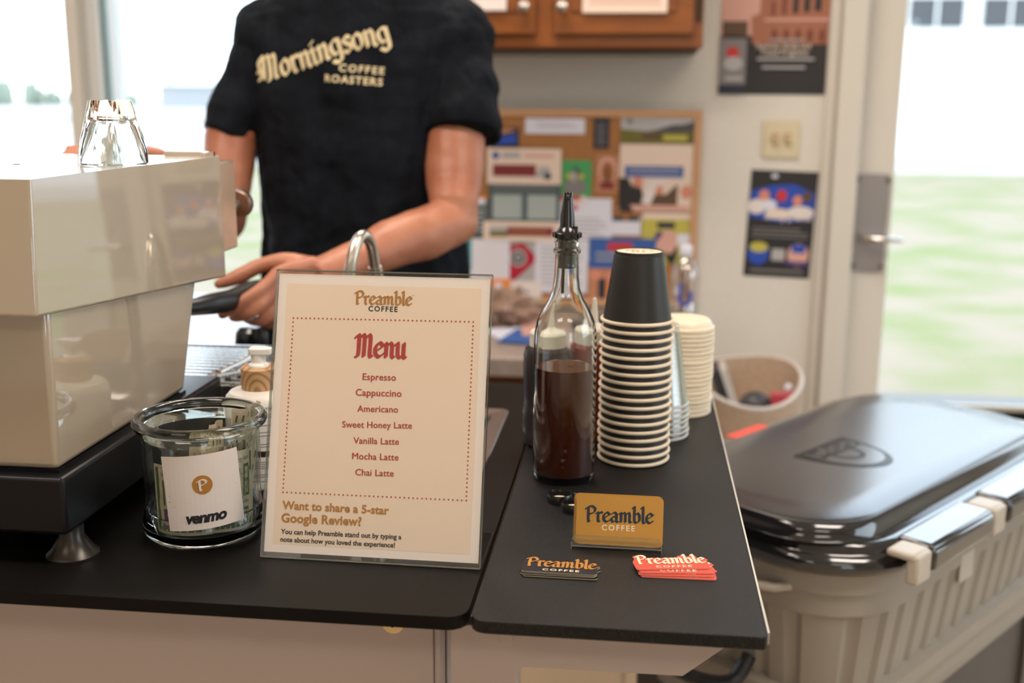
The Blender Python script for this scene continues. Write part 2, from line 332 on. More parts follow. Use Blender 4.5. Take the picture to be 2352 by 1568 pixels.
# mullion of the left window seen at px 165..270
mx0=PY(170,60,3.3).x; mx1=PY(250,60,3.3).x
o=window('window_1',[(-3.3,3.28,.70,WX1,3.44,.74),(-3.3,3.3,2.5,WX1,3.42,2.56),(WX1-.05,3.3,.72,WX1,3.42,2.55),(-3.3,3.3,.72,-3.24,3.42,2.55)],'frame_grey',(-3.26,3.37,.74,WX1-.04,3.376,2.52))
mb=MB(); mb.box(mx0,3.24,.74,mx0+.035,3.42,2.52,'trim_paint').box(mx0+.035,3.27,.74,mx0+.062,3.42,2.52,'frame_grey').box(mx0+.062,3.25,.74,mx1-.012,3.42,2.52,'frame_grey').box(mx1-.012,3.27,.74,mx1,3.30,2.52,'frame_green').build('mullion',o,local=True,bevel=.002)
window('window_2',[(3.6,-.2,.5,3.7,-.14,2.4),(3.6,2.14,.5,3.7,2.2,2.4),(3.6,-.2,.5,3.7,2.2,.56),(3.6,-.2,2.34,3.7,2.2,2.4)],'frame_grey',(3.64,-.15,.55,3.646,2.15,2.35))
window('window_3',[(1.1,-3.1,1.0,1.16,-3,2.1),(2.24,-3.1,1.0,2.3,-3,2.1),(1.1,-3.1,2.04,2.3,-3,2.1)],'frame_grey',(1.15,-3.06,1.02,2.25,-3.054,2.05))
window('window_4',[(DX1+.1,3.3,.0,DX1+.16,3.4,2.35),(3.14,3.3,0,3.2,3.4,2.35),(DX1+.16,3.3,2.29,3.14,3.4,2.35),(DX1+.16,3.3,0,3.14,3.4,.3)],'frame_grey',(DX1+.15,3.34,.3,3.15,3.346,2.3))
# door in the back wall: jamb, stile, glass, lock plate, lever
jx=PY(1939,2,3.27).x; sx0=PY(1996,2,3.3).x; sx1=PY(2087,2,3.3).x
struct(MB().box(jx,3.255,0,sx0-.004,3.42,2.4,'trim_paint').box(jx-.03,3.285,0,jx,3.30,2.42,'trim_paint').build('trim_1',bevel=.006))
door=struct(MB().box(sx0,3.30,.03,sx1,3.345,2.3,'trim_paint').box(DX1-.13,3.30,.03,DX1,3.345,2.3,'trim_paint').box(sx1,3.30,2.18,DX1-.13,3.345,2.3,'trim_paint').box(sx1,3.30,.03,DX1-.13,3.345,.485,'black_metal').box(sx1,3.285,.484,DX1-.13,3.31,.500,'edge_band').build('door_1',bevel=.003))
MB().box(sx1-.01,3.32,.484,DX1-.12,3.326,2.2,'window_glass').build('pane',door,local=True)
pf=plane((0,3.295,0),(1,0,0),(0,0,1)); q=[PY(x,y,3.295) for x,y in ((1967,398),(2046,401),(2026,625),(1952,622))]
b=MB(); b.prism(q[::-1],(0,-.004,0),'plate_metal')
for a in q:
    c=a+(sum(q,Vector())/4-a)*.12; b.lathe([(.006,0),(.005,.002)],(0,0,0),'foot_metal',10) if 0 else b.obox(c+Vector((0,-.006,0)),(.005,0,0),(0,.002,0),(0,0,.005),'foot_metal')
lp=b.build('lock_plate',door,local=True)
a=PY(1990,548,3.25); c=PY(2072,552,3.22)
MB().tube([a+Vector((0,.045,0)),a,a+Vector((.012,-.012,0)),(a+c)/2+Vector((0,-.01,.003)),c],[.014,.014,.012,(.009,.013),(.006,.012)],'steel',12).build('door_handle',lp,local=True)
struct(MB().box(DX1+.005,3.28,0,DX1+.1,3.42,2.35,'trim_paint').box(jx,3.26,2.31,DX1,3.42,2.4,'trim_paint').build('trim_2'))
struct(MB().box(.22,3.285,0,jx-.03,3.3,.09,'trim_paint').build('baseboard_back'))
# ------------------------------------------------------------------ fill panels added on the unseen ceiling to brighten the room
for i,((x,y),p) in enumerate(zip(LIGHTS,LP)):
    lbl=['white ceiling panel lamp nearest the left front of the room','white ceiling panel lamp nearest the right front of the room','white ceiling panel lamp above the espresso counter, left side','white ceiling panel lamp above the cooler, right side','white ceiling panel lamp over the person in the black t-shirt'][i]
    t=thing('ceiling_light',lbl,'light',(x,y,RH),0,'ceiling panel lights')
    b=MB()
    for (a0,b0,a1,b1) in ((-.62,-.32,-.58,.32),(.58,-.32,.62,.32),(-.58,-.32,.58,-.28),(-.58,.28,.58,.32)): b.box(a0,b0,-.03,a1,b1,0,'trim_paint')
    b.build('frame',t,local=True)
    ld=bpy.data.lights.new('lamp','AREA'); ld.shape='RECTANGLE'; ld.size=1.14; ld.size_y=.54; ld.energy=p*1.0; ld.color=LCOL
    lo=bpy.data.objects.new('lamp',ld); COL.objects.link(lo); lo.parent=t; lo.location=(0,0,-.02)
# ------------------------------------------------------------------ outdoors
g=MB().box(-60,5.8,-.3,60,25,-.12,'grass').build('lawn'); struct(g)
struct(MB().box(RX0-6,RY1+.13,-.3,RX1+20,5.8,-.115,'concrete').build('sidewalk'))
struct(MB().box(-300,25,-.35,300,60,-.125,'apron').box(-300,-60,-.35,-60,60,-.125,'apron').build('apron'))
struct(MB().box(-400,60,-.35,400,90,-.13,'far_tan').box(-400,90,-.35,400,700,-.13,'apron').build('airfield'))
struct(MB().box(60,-60,-.3,200,25,-.12,'grass').box(-60,-60,-.3,60,-3.2,-.12,'concrete').box(3.8,-3.1,-.3,60,6,-.13,'grass').box(-60,-3.1,-.3,-3.8,6,-.13,'concrete').build('side_lawn'))
bd=thing('building','long white building with a row of grey windows beyond the grass','building',(12,32,-.12))
MB().box(0,32,-.12,60,50,9,'hangar_white').build('wall',bd)
k=0
for i in range(24):
    x=3.0+i*1.9
    wn=MB().box(x+.3,31.96,3.35,x+1.7,32.01,6,'pane_grey').build('window',bd)
    MB().box(x+.97,31.93,3.35,x+1.03,31.97,6,'hangar_white').box(x+.3,31.93,4.1,x+1.7,31.97,4.16,'hangar_white').build('glazing_bar',wn)
hg=thing('building','low pale hangar on the horizon, seen between window post and person','building',(-55,150,-.13))
MB().box(-66,150,-.13,-50,160,3.0,'far_blue').build('wall',hg); MB().prism([(-66.5,149.5,3),(-49.5,149.5,3),(-58,149.5,3.9)],(0,11,0),'hangar_white').build('roof',hg)
for i,(px0,px1,h,y,lb) in enumerate([(-40,110,3.8,170,'distant green tree clump at the far left of the window'),(140,330,3.0,185,'distant hazy tree line partly behind the window post'),(370,470,4.0,172,'distant green tree clump beside the sleeve in the window'),(480,620,3.2,210,'distant trees on the horizon right behind the person'),(-300,-60,3.4,180,'distant trees beyond the left edge of the window')]):
    a=PY(px0,235,y).x;c=PY(px1,235,y).x; b=MB(); n=12
    for k in range(n):
        t=(k+.5)/n; rr=h*(.45+.35*math.sin(math.pi*t)+R.uniform(-.08,.1)); b.ball((a+(c-a)*t,y+R.uniform(-3,3),-.13+rr*.6),(c-a)/n*.9,'far_hedge',10,rz=rr*.8)
    tag(b.build('distant_trees'),lb,'trees',group='trees on the horizon')
# ------------------------------------------------------------------ back worktop and base cabinet
bc=thing('base_cabinet','orange-brown wooden base cabinet under the beige back worktop','cabinet',(-1.2,2.95,0))
MB().box(-3.2,2.68,.08,.13,3.29,.70,'cabinet_wood').box(-3.2,2.72,0,.11,3.28,.08,'black_metal').build('body',bc,bevel=.003)
for i in range(7):
    x=-3.17+i*.472; d=MB().box(x,2.66,.12,x+.45,2.68,.54,'cabinet_wood').build('door',bc,bevel=.005); MB().ball((x+.4,2.645,.48),.015,'knob_metal',10).build('knob',d)
    d=MB().box(x,2.66,.56,x+.45,2.68,.68,'cabinet_wood').build('drawer',bc,bevel=.005); MB().ball((x+.225,2.645,.62),.015,'knob_metal',10).build('knob',d)
tag(MB().box(-3.25,2.62,.705,.15,3.295,.755,'worktop_laminate').build('back_worktop',bevel=.006),'beige laminate worktop along the back wall below the window','worktop')
# upper cabinet
uc=thing('wall_cabinet','orange-brown wooden wall cabinet above the cork board','cabinet',(-.35,3.15,1.5))
cx1=PY(1614,100,3.0).x
MB().box(-.95,3.0,1.503,cx1,3.30,2.3,'cabinet_wood').box(-.95,3.02,1.495,cx1-.01,3.29,1.503,'hinge_dark').build('body',uc,bevel=.004)
for (pa,pb,kx) in ((1080,1230,1203),(1270,1592,1291)):
    a=PY(pa,84,2.98).x if pa>1100 else -.66; c=PY(pb,84,2.98).x; z=1.537
    d=MB().box(a,2.978,z,c,3.0,2.25,'cabinet_wood').box(a+.045,2.972,z+.055,c-.045,2.98,2.2,'cabinet_wood').build('door',uc,bevel=.004)
    kk=PY(kx,16,2.95); MB().lathe([(.006,0),(.006,.014),(.013,.018),(.017,.026),(.014,.034),(.004,.038)],(0,0,0),'knob_metal',20).build('knob',d)
    ko=d.children[0]; me=ko.data
    for v in me.vertices:
        p=rootmat(uc)@v.co; v.co=rootmat(uc).inverted()@Vector((kk.x+p.x,2.974-p.z,kk.z+p.y))
MB().box(cx1-.018,2.994,1.57,cx1-.006,3.0,1.63,'hinge_dark').build('hinge',uc)
def sheet(name,label,cat,px0,py0,px1,py1,y,base,dec=(),group=None,rot=0,th=.0012):
    a=PY((px0+px1)/2,py1,y); wd=(PY(px1,py1,y)-PY(px0,py1,y)).x; ht=PY((px0+px1)/2,py0,y).z-a.z
    U=Vector((math.cos(rot),0,math.sin(rot)));V=Vector((-math.sin(rot),0,math.cos(rot)))
    O=a-U*wd/2; b=MB(); b.obox(O+U*wd/2+V*ht/2+Vector((0,th/2,0)),U*wd/2,Vector((0,th/2,0)),V*ht/2,base)
    for i,d in enumerate(dec):
        f=plane(O,U,V,.0006+.0003*i); k=d[0]
        if k=='r': b.mrect(f,d[1]*wd,d[2]*ht,d[3]*wd,d[4]*ht,d[5])
        if k=='e': b.mell(f,d[1]*wd,d[2]*ht,d[3]*wd,d[4]*ht,d[5])
        if k=='p': b.mark(f,[(x*wd,z*ht) for x,z in d[1]],d[2])
        if k=='t': b.textm(f,d[1],d[2]*wd,d[3]*ht,d[4]*wd,d[5],bold=.01)
        if k=='l':
            for j in range(d[5]): z=d[2]+(d[4]-d[2])*(j+.5)/d[5]; b.mrect(f,d[1]*wd,z*ht,(d[3]-(.12 if j%3==2 else 0))*wd,z*ht+ht*(d[4]-d[2])/d[5]*.35,d[6])
    return tag(b.build(name),label,cat,group)
for n_,c_ in dict(white=(226,216,211),cream=(232,210,193),cool=(220,220,232),maroon=(125,40,42),blue=(52,92,160),navy=(38,42,56),teal=(20,135,140),dteal=(70,90,92),sage=(165,175,172),green=(70,160,95),orange=(240,140,40),red=(200,50,45),crim=(175,20,50),tan=(190,130,95),skinp=(215,140,115),dark=(40,38,38),grey=(130,125,125),lgrey=(175,172,172),olive=(110,105,45),yel=(190,180,80),mount=(75,75,82),sky=(180,178,178),brick=(165,105,80),brick2=(120,65,50),brown=(95,70,50),royal=(35,75,175),pinkw=(215,165,150),wood=(170,105,60),purple=(80,60,120)).items(): pm(n_,*c_)
sheet('notice_paper','white printed notice taped to left cabinet door','paper',1060,-60,1163,24,2.966,'white',[('r',.05,.35,.93,.97,'crim'),('r',.08,.5,.9,.9,'tan')])
sheet('notice_paper','white printed notice taped to right cabinet door','paper',1337,-90,1532,29,2.966,'cream',[('l',.08,.12,.92,.4,3,'pinkw'),('r',.3,.42,.7,.5,'grey')])
# cork board and the papers on it
cb=thing('cork_board','cork notice board in a pale wood frame, crowded with papers','notice board',(-.2,3.3,.77))
cR=.176;cL=-.60;cT=1.345;cB=.768
MB().box(cL,3.284,cB,cR,3.3,cT,'cork').build('cork_panel',cb)
b=MB(); fw_=.022
b.box(cL,3.275,cT-fw_,cR,3.3,cT,'cork_frame').box(cL,3.275,cB,cR,3.3,cB+fw_,'cork_frame').box(cL,3.275,cB+fw_,cL+fw_,3.3,cT-fw_,'cork_frame').box(cR-fw_,3.275,cB+fw_,cR,3.3,cT-fw_,'cork_frame').build('frame',cb,bevel=.002)
Y1=3.2815;Y2=3.2785;Y3=3.2755
G='papers pinned to the cork board'
sheet('paper_strip','narrow creased white strip pinned near board top','paper',1206,272,1343,307,Y1,'cool',[('l',.2,.3,.85,.75,3,'lgrey')],G)
sheet('card','narrow dark navy card pinned upright at board top','card',1362,272,1399,342,Y1,'navy',[('l',.2,.1,.8,.85,7,'grey')],G)
sheet('flyer','landscape flyer with dark mountain over green fields','flyer',1425,265,1594,329,Y1,'sky',[('p',[(0,.0),(1,0),(1,.62),(.7,.5),(.4,.42),(0,.5)],'olive'),('p',[(.35,.42),(.5,.5),(.7,.66),(.85,.68),(1,.8),(1,.42),(.6,.4)],'mount'),('r',.3,.15,.55,.35,'brown'),('r',.58,.1,.9,.3,'yel'),('e',.12,.78,.05,.1,'grey'),('r',.2,.74,.5,.8,'lgrey')],G)
sheet('flyer','white flyer with blue banner over seated people','flyer',1420,331,1592,486,Y2,'cream',[('r',.07,.51,.85,.68,'blue'),('l',.12,.54,.8,.66,2,'lgrey'),('p',[(0,.05),(.0,.5),(.12,.5),(.3,.05)],'dark'),('p',[(.12,.1),(.18,.4),(.28,.42),(.36,.1)],'dark'),('e',.25,.44,.07,.08,'skinp'),('p',[(.3,.12),(.38,.45),(.6,.5),(.5,.12)],'white'),('p',[(.42,.1),(.5,.3),(.62,.25),(.78,.42),(.78,.1)],'brown'),('e',.54,.32,.05,.07,'skinp'),('e',.9,.3,.07,.1,'skinp'),('r',.15,.02,.95,.1,'pinkw'),('p',[(.0,.0),(.1,.2),(.2,0)],'dark')],G)
sheet('photo_card','blue and purple photo card half behind sleeve','card',1105,292,1192,338,Y1,'navy',[('p',[(.2,.4),(.9,.7),(.95,.2),(.3,.1)],'royal'),('p',[(.3,.55),(.95,.85),(.7,.95),(.2,.8)],'tan'),('e',.15,.25,.12,.2,'white')],G)
sheet('flyer','white flyer with blue seal and maroon banner','flyer',1118,341,1288,423,Y3,'cream',[('r',.08,.22,.66,.55,'maroon'),('e',.12,.8,.05,.11,'blue'),('r',.2,.72,.45,.9,'lgrey'),('r',.5,.75,.9,.85,'pinkw'),('p',[(.66,.22),(.72,.5),(.84,.5),(.88,.15)],'lgrey'),('r',.78,.15,.86,.32,'navy')],G)
sheet('flyer','dark teal-grey sheet with two pale text panels','flyer',1122,421,1287,508,Y2,'dteal',[('r',.06,.06,.46,.7,'sage'),('r',.54,.06,.94,.7,'sage'),('l',.06,.76,.94,.98,3,'grey')],G)
sheet('postcard','green postcard with a dark domed picture','card',1290,368,1358,450,Y1,'green',[('e',.45,.25,.38,.22,'grey'),('p',[(.1,.45),(.45,.85),(.85,.5)],'dteal'),('e',.25,.55,.12,.08,'yel'),('e',.65,.55,.12,.08,'yel'),('e',.4,.55,.1,.15,'lgrey')],G)
sheet('postcard','reddish brown postcard with a pale arch picture','card',1368,357,1420,442,Y1,'tan',[('e',.5,.6,.42,.36,'pinkw'),('e',.5,.55,.3,.3,'wood'),('r',.42,.2,.58,.7,'brown'),('r',.2,.1,.8,.28,'maroon')],G)
sheet('flyer','cream flyer with small landscape beside maroon banner','flyer',1110,509,1283,553,Y3,'cream',[('r',.32,.25,.93,.75,'maroon'),('r',.08,.2,.32,.5,'olive'),('r',.08,.5,.32,.8,'sky'),('l',.36,.35,.85,.65,2,'tan')],G)
sheet('letter_page','white letter page with small red mark','paper',1281,455,1402,600,Y1,'cool',[('e',.3,.85,.06,.05,'red'),('l',.1,.1,.9,.7,9,'lgrey')],G)
sheet('card','small white card with navy top edge','card',1402,497,1471,540,Y1,'cool',[('r',.05,.75,.95,1,'navy'),('e',.5,.9,.08,.1,'tan')],G)
sheet('flyer','yellow-green flyer with dark figures','flyer',1472,489,1587,606,Y1,'yel',[('r',0,.88,1,1,'cream'),('r',.3,.7,.65,.82,'navy'),('e',.35,.35,.12,.3,'purple'),('e',.6,.25,.12,.25,'dark'),('p',[(.2,.3),(.5,.7),(.8,.5),(.6,.2)],'pinkw'),('r',.7,.4,.98,.6,'cool')],G)
sheet('poster','blue poster with orange and dark crowd below','poster',1350,547,1502,702,Y2,'blue',[('r',0,0,1,.55,'tan'),('r',.28,.82,.65,.93,'red'),('l',.1,.62,.85,.8,2,'lgrey'),('p',[(.4,.5),(.7,.62),(.95,.5),(.6,.35)],'yel'),('r',.28,.05,.55,.35,'orange'),('r',.15,.0,.26,.4,'navy'),('e',.1,.45,.1,.08,'skinp'),('e',.35,.42,.1,.07,'skinp'),('e',.7,.3,.12,.1,'brown'),('e',.85,.2,.1,.12,'navy')],G)
sheet('letter_page','white page pinned low behind the syrup bottle','paper',1228,553,1348,672,Y2,'cool',[('l',.1,.1,.9,.9,10,'lgrey')],G)
sheet('card','teal strip beside the white sheet','paper',1030,546,1083,650,Y1,'teal',[('r',0,0,1,.28,'cool')],G)
sheet('letter_page','white sheet above the orange sticker','paper',1083,549,1170,650,Y2,'cool',[('l',.1,.15,.9,.85,8,'white')],G)
sheet('sticker','orange sticker with pale round emblem','sticker',1122,640,1172,673,Y3,'orange',[('e',.45,.55,.16,.24,'cool')],G)
o=sheet('pennant','white bordered pennant with crimson and black emblem','pennant',1168,553,1236,655,Y1,'lgrey',[('p',[(0,0),(0,.9),(.5,.95),(.98,.62),(.6,.35)],'crim'),('e',.32,.62,.28,.2,'lgrey'),('e',.32,.62,.2,.14,'dark'),('r',.24,.55,.40,.7,'lgrey')],G)
sheet('card','white card with dark initials, lowest left','card',1170,645,1243,692,Y3,'white',[('t','KW',.28,.35,.34,'dark'),('r',0,0,1,.12,'sage')],G)
sheet('card','dark teal and white card left of the two-panel sheet','card',1068,450,1120,545,Y1,'dteal',[('r',.2,.8,.9,.95,'cool'),('r',.0,.95,1,1,'orange'),('l',.2,.1,.9,.7,5,'sky')],G)
sheet('card','orange-topped white card under the green postcard','card',1288,450,1345,470,Y2,'white',[('r',.0,.5,.8,1,'red')],G)
# posters on the wall
f=3.298
sheet('wall_poster','large travel poster with arched stone arena','poster',1648,-110,1893,217,f,'brick',[('r',0,0,1,.42,'dark'),('r',0,.42,.36,1,'pinkw'),('p',[(.3,.36),(.28,.55),(.42,.6),(.42,1),(1,1),(1,.36)],'brick')]+
 [('r',.46+.1*i,.56+.008*i,.50+.105*i,.66+.035*i,'brick2' if i<2 else 'dark') for i in range(5)]+[('e',.5+.11*i,.42,.03,.05,'brick2') for i in range(5)]+[('r',.4,.52,1,.54,'pinkw')]+
 [('r',.02,.42,.25,.52,'brown'),('r',0,.05,.25,.40,'grey'),('e',.12,.3,.06,.04,'red'),('e',.13,.22,.09,.05,'sky'),('r',0,0,.25,.07,'navy'),('r',.06,.10,.22,.13,'lgrey'),('l',.46,.365,.78,.40,1,'lgrey'),('t','Summer Study and',.34,.33,.5,'cream'),('t','Travel Programs',.38,.285,.44,'cream'),('l',.35,.22,.88,.27,1,'lgrey'),('l',.4,.16,.8,.21,1,'lgrey')])
sheet('wall_poster','smaller dark poster with crowd in blue and white','poster',1706,392,1858,636,f,'dark',[('p',[(.02,.8),(.3,.86),(.65,.88),(.98,.8),(.98,.55),(.5,.52),(.02,.56)],'royal'),('e',.22,.76,.08,.06,'skinp'),('e',.48,.77,.08,.055,'red'),('e',.72,.73,.07,.05,'skinp'),('e',.86,.77,.07,.05,'brown'),('e',.12,.66,.14,.07,'white'),('e',.3,.68,.12,.05,'cool'),('e',.45,.6,.2,.05,'cream'),('e',.78,.62,.2,.06,'white'),('t','acappella',.25,.55,.7,'white'),('l',.08,.36,.92,.47,3,'grey'),('e',.2,.22,.16,.11,'royal'),('e',.2,.28,.14,.05,'yel'),('e',.8,.22,.16,.11,'pinkw'),('r',.7,.24,.9,.32,'royal'),('r',.62,.12,.98,.16,'purple'),('r',.4,.16,.6,.27,'lgrey'),('l',.1,.02,.9,.08,1,'grey'),('e',.35,.95,.05,.02,'cool')],rot=-.03)
sw=thing('light_switch','ivory double toggle switch plate on the wall','switch',(PY(1795,363,3.3).x,3.3,PY(1795,363,3.3).z))
a=PY(1750,363,3.295);c=PY(1840,276,3.295)
MB().box(a.x,3.292,a.z,c.x,3.3,c.z,'ivory').build('plate',sw,bevel=.003)
for t in (.33,.67): x=a.x+(c.x-a.x)*t; MB().obox((x,3.286,(a.z+c.z)/2),(.005,0,0),(0,.009,.004),(0,-.003,.009),'brown' if 0 else 'ivory').box(x-.008,3.2905,(a.z+c.z)/2-.016,x+.008,3.2925,(a.z+c.z)/2+.016,'wood').build('toggle',sw)
# things on the back worktop
wb=thing('water_bottle','clear plastic water bottle with blue emblem by the wall','bottle',(PY(1570,720,2.95).x,2.95,.755)); x=PY(1570,720,2.95).x
MB().lathe([(.030,0),(.036,.006),(.037,.09),(.034,.1),(.037,.11),(.037,.16),(.034,.182),(.022,.205),(.014,.212),(.014,.222)],(x,2.95,.755),'pet',28).build('body',wb)
MB().lathe([(.016,.215),(.017,.217),(.017,.24),(.015,.243)],(x,2.95,.755),'cool',20).build('cap',wb)
a=PY(1570,690,2.91); cyl=lambda u,v:Vector((x+.0378*math.sin(u/.0378),2.95-.0378*math.cos(u/.0378),a.z+v))
MB().mrect(cyl,-.018,0,-.008,.045,'royal').mring(cyl,0,.004,.010,.020,'royal',24,180,360).mrect(cyl,.010,0,.020,.025,'royal').build('emblem',wb)
pm('bagcol',150,122,105);bag=MB(); c0=PY(1165,735,3.0); bag.ball((0,0,0),.09,'bagcol',40,ry=.06,rz=.05)
for v in bag.v:
    d=v.normalized(); v*=1+.55*noise.noise(d*3)+.3*abs(noise.noise(d*8)); v+=Vector((c0.x-.02,3.02,.80)); v.z=max(v.z,.756)
tag(bag.build('crumpled_bag'),'crumpled brown and grey bag on the back worktop','bag')
for i,(px,py,rz,mm,lb) in enumerate([(1180,768,.5,'cool','white folded paper lying on the back worktop'),(1215,776,-.2,'blue','blue printed leaflet lying on the back worktop'),(1250,760,.1,'pinkw','pink-white leaflet beside the blue leaflet'),(1400,745,.6,'navy','dark blue folder on worktop behind the cups')]):
    p=PZ(px,py,.757); X=Vector((math.cos(rz),math.sin(rz),0))*.06; Yv=Vector((-math.sin(rz),math.cos(rz),0))*.085
    tag(MB().obox(p+Vector((0,0,.0015+i*.002)),X,Yv,(0,0,.001+.002*(i==3)),mm).build('leaflet'),lb,'paper')
# tall canvas basket
px_=PY(1735,890,2.75); bx,by=.215,2.80
kt=thing('canvas_bin','tall beige canvas bin with floppy rim, filled with odds and ends','bin',(bx+.07,by,0))
def brim(a,r,z): return Vector((bx+.075+r*math.cos(a)*1.0,by+r*.95*math.sin(a),z))
n=40; rings=[]
for z,r in ((0,.115),(.3,.125),(.58,.135)): rings.append([brim(2*math.pi*i/n,r,z) for i in range(n)])
rim=lambda a:.678+.035*math.sin(a)+.012*math.sin(2*a+1)
rings.append([brim(2*math.pi*i/n,.142,rim(2*math.pi*i/n)) for i in range(n)]); rings.append([brim(2*math.pi*i/n,.130,rim(2*math.pi*i/n)+.004) for i in range(n)])
rings.append([brim(2*math.pi*i/n,.125,.58) for i in range(n)]); rings.append([brim(2*math.pi*i/n,.06,.57) for i in range(n)])
MB().loft(rings,'canvas').build('bin',kt)
MB().tube([brim(2*math.pi*i/32,.137,rim(2*math.pi*i/32)) for i in range(33)],.006,'pale_grey',8).build('rim_binding',kt)
q=brim(3.4,.07,.66); tag(MB().obox(q,(.018,0,-.05),(0,.05,0),(.012,0,.006),'dark_grey').obox(q+Vector((.02,-.01,.006)),(.018,0,-.05),(0,.05,0),(.008,0,.004),'pale_grey').build('boxed_item'),'black and white flat box leaning inside the canvas bin','box')
tag(MB().ball(brim(5.4,.035,.615),.042,'dark_grey',14,rz=.036).build('dark_ball'),'dark grey rounded tin inside the canvas bin','tin')
tag(MB().obox(brim(5.9,.095,.62),(.028,.0,.0),(0,.015,.0),(0,0,.03),'pink_red').build('small_packet'),'pink-red packet inside the canvas bin','packet')
tag(MB().ball(brim(6.15,.105,.66),.012,'cool',10).build('small_bottle_cap'),'small white round cap at the bin rim','cap')
# ------------------------------------------------------------------ coffee cart
ZT=.93; TK=.0125
def slab(x0,y0,x1,y1,r0,r1,hole,m,name,label,edge=None,parent=None):
    # outline with rounded front corners
    P=[]
    for (cx,cy,a0,r) in ((x0+r0,y0+r0,180,r0),(x1-r1,y0+r1,270,r1)):
        for i in range(5): a=math.radians(a0+22.5*i); P.append((cx+r*math.cos(a),cy+r*math.sin(a)))
    P+=[(x1,y1),(x0,y1)]
    b=MB()
    if hole:
        hx0,hy0,hx1,hy1=hole
        for poly in ([(P[i]) for i in range(0,10)]+[(x1,hy0),(x0,hy0)],[(x0,hy0),(hx0,hy0),(hx0,hy1),(x0,hy1)],[(hx1,hy0),(x1,hy0),(x1,hy1),(hx1,hy1)],[(x0,hy1),(x1,hy1),(x1,y1),(x0,y1)]):
            b.prism([(x,y,ZT-TK) for x,y in poly],(0,0,TK),m)
        return b
    b.prism([(x,y,ZT-TK) for x,y in P],(0,0,TK),m); return b
SX=-.1375
HO=(-.372,1.15,-.192,1.525)
ct=thing('countertop','black laminate countertop of the coffee cart carrying the espresso machine','countertop',(-.5,1.2,ZT))
slab(-1.25,.8795,SX,1.70,.01,.018,HO,'black_laminate','','').build('slab',ct)
sh=thing('side_shelf','narrow black pebbled side shelf of the cart with pale edge strip','shelf',(0,1.2,ZT))
slab(SX+.0035,.8765,.1205,1.70,.014,.006,None,'black_pebbled','','').build('slab',sh,bevel=.0012)
MB().box(.1205,.884,ZT-.010,.1222,1.70,ZT+.0006,'edge_band').build('edge_strip',sh)
MB().box(-.10,1.0,ZT-.06,.02,1.02,ZT-TK,'cart_white').build('bracket',sh)
# shelf support panel with slanted end and an opening
def pyp(px,py,y): q=PY(px,py,y); return (q.x,y,q.z)
yb=.93
P=[pyp(1034,1432,yb),pyp(1690,1470,yb),pyp(1568,1553,yb),pyp(1200,1532,yb),pyp(1187,1545,yb),pyp(1183,1700,yb),pyp(1034,1700,yb)]
MB().prism(P,(0,.018,0),'cart_white').build('support_panel',sh,bevel=.001)
for (a,c) in ((1150,1178),(1519,1541)):
    q=PY(a,1440,yb-.012); e=PY(c,1474,yb-.012); MB().box(q.x,yb-.02,e.z,e.x,yb,ZT-TK,'cart_white').build('support_block',sh,bevel=.001)
cart=thing('coffee_cart','white coffee cart body with cream front panel below the black countertop','cart',(-.6,1.2,0))
q=PY(998,1460,.955); e=PY(1034,1460,.955)
MB().box(-1.2,.955,.05,q.x,.975,ZT-TK,'cart_white').build('front_panel',cart,bevel=.002)
MB().box(q.x+.0008,.948,.05,e.x-.006,.985,ZT-TK,'cart_white').build('corner_post',cart,bevel=.003)
MB().box(e.x-.006,.962,.05,e.x-.0035,1.0,ZT-TK,'cart_white').box(e.x-.026,.94,ZT-.034,e.x-.002,.962,ZT-TK,'cart_white').build('side_channel',cart,bevel=.002)
MB().box(e.x-.016,.985,.05,e.x-.004,1.66,ZT-TK,'cart_white').box(-1.2,.975,.05,-1.18,1.66,ZT-TK,'cart_white').box(-1.18,1.64,.05,e.x-.016,1.66,ZT-TK,'cart_white').box(-1.18,.98,.05,e.x-.016,1.64,.07,'cart_white').build('body_panels',cart)
for x in (-1.15,e.x-.04):
    for y in (1.0,1.6): MB().lathe([(.025,0),(.025,.05)],(x,y,0),'black_rubber',14).build('wheel',cart)
q=PY(902,1432,.952); b=MB(); b.lathe([(.0105,0),(.0105,.002),(.006,.003)],(0,0,0),'brass',24); b.v=[Vector((q.x+v.x,.9545-v.z,q.z+v.y)) for v in b.v]
b.box(q.x-.001,.950,q.z-.003,q.x+.001,.952,q.z+.003,'hinge_dark'); b.build('lock',cart)
# sink and faucet
sk=thing('sink','small stainless sink set into the countertop behind the menu','sink',(-.28,1.33,ZT))
cxs,cys=(HO[0]+HO[2])/2,(HO[1]+HO[3])/2; hx,hy=(HO[2]-HO[0])/2,(HO[3]-HO[1])/2
rg=[]
for (ins,z,r) in ((-.016,.0003,.012),(-.015,.0022,.014),(.004,.0025,.03),(.010,-.004,.035),(.016,-.11,.04),(.03,-.125,.04),(.07,-.128,.015)):
    rg.append([(x,y,ZT+z) for x,y,_,_ in rrect(hx-ins,hy-ins,r,8,cxs,cys)])
MB().loft(rg,'sink_steel',False,True).build('basin',sk); MB().lathe([(.02,-.1275),(.02,-.1255),(.012,-.126)],(cxs,cys,ZT),'hinge_dark',20).build('drain',sk)
fc=thing('faucet','brushed steel gooseneck faucet rising behind the menu sign','faucet',(-.402,1.45,ZT))
a=PY(802,632,1.44); bq=PY(818,560,1.455); top=PY(836,540,1.475); rr_=PY(852,562,1.50); e=PY(862,618,1.515)
base=Vector((a.x-.012,1.44,ZT)); P=[base,base+Vector((.002,0,.12)),a,bq,top,rr_,e]
P=smoothpath(P,8); MB().tube(P,.0078,'satin_steel',20).build('spout',fc)
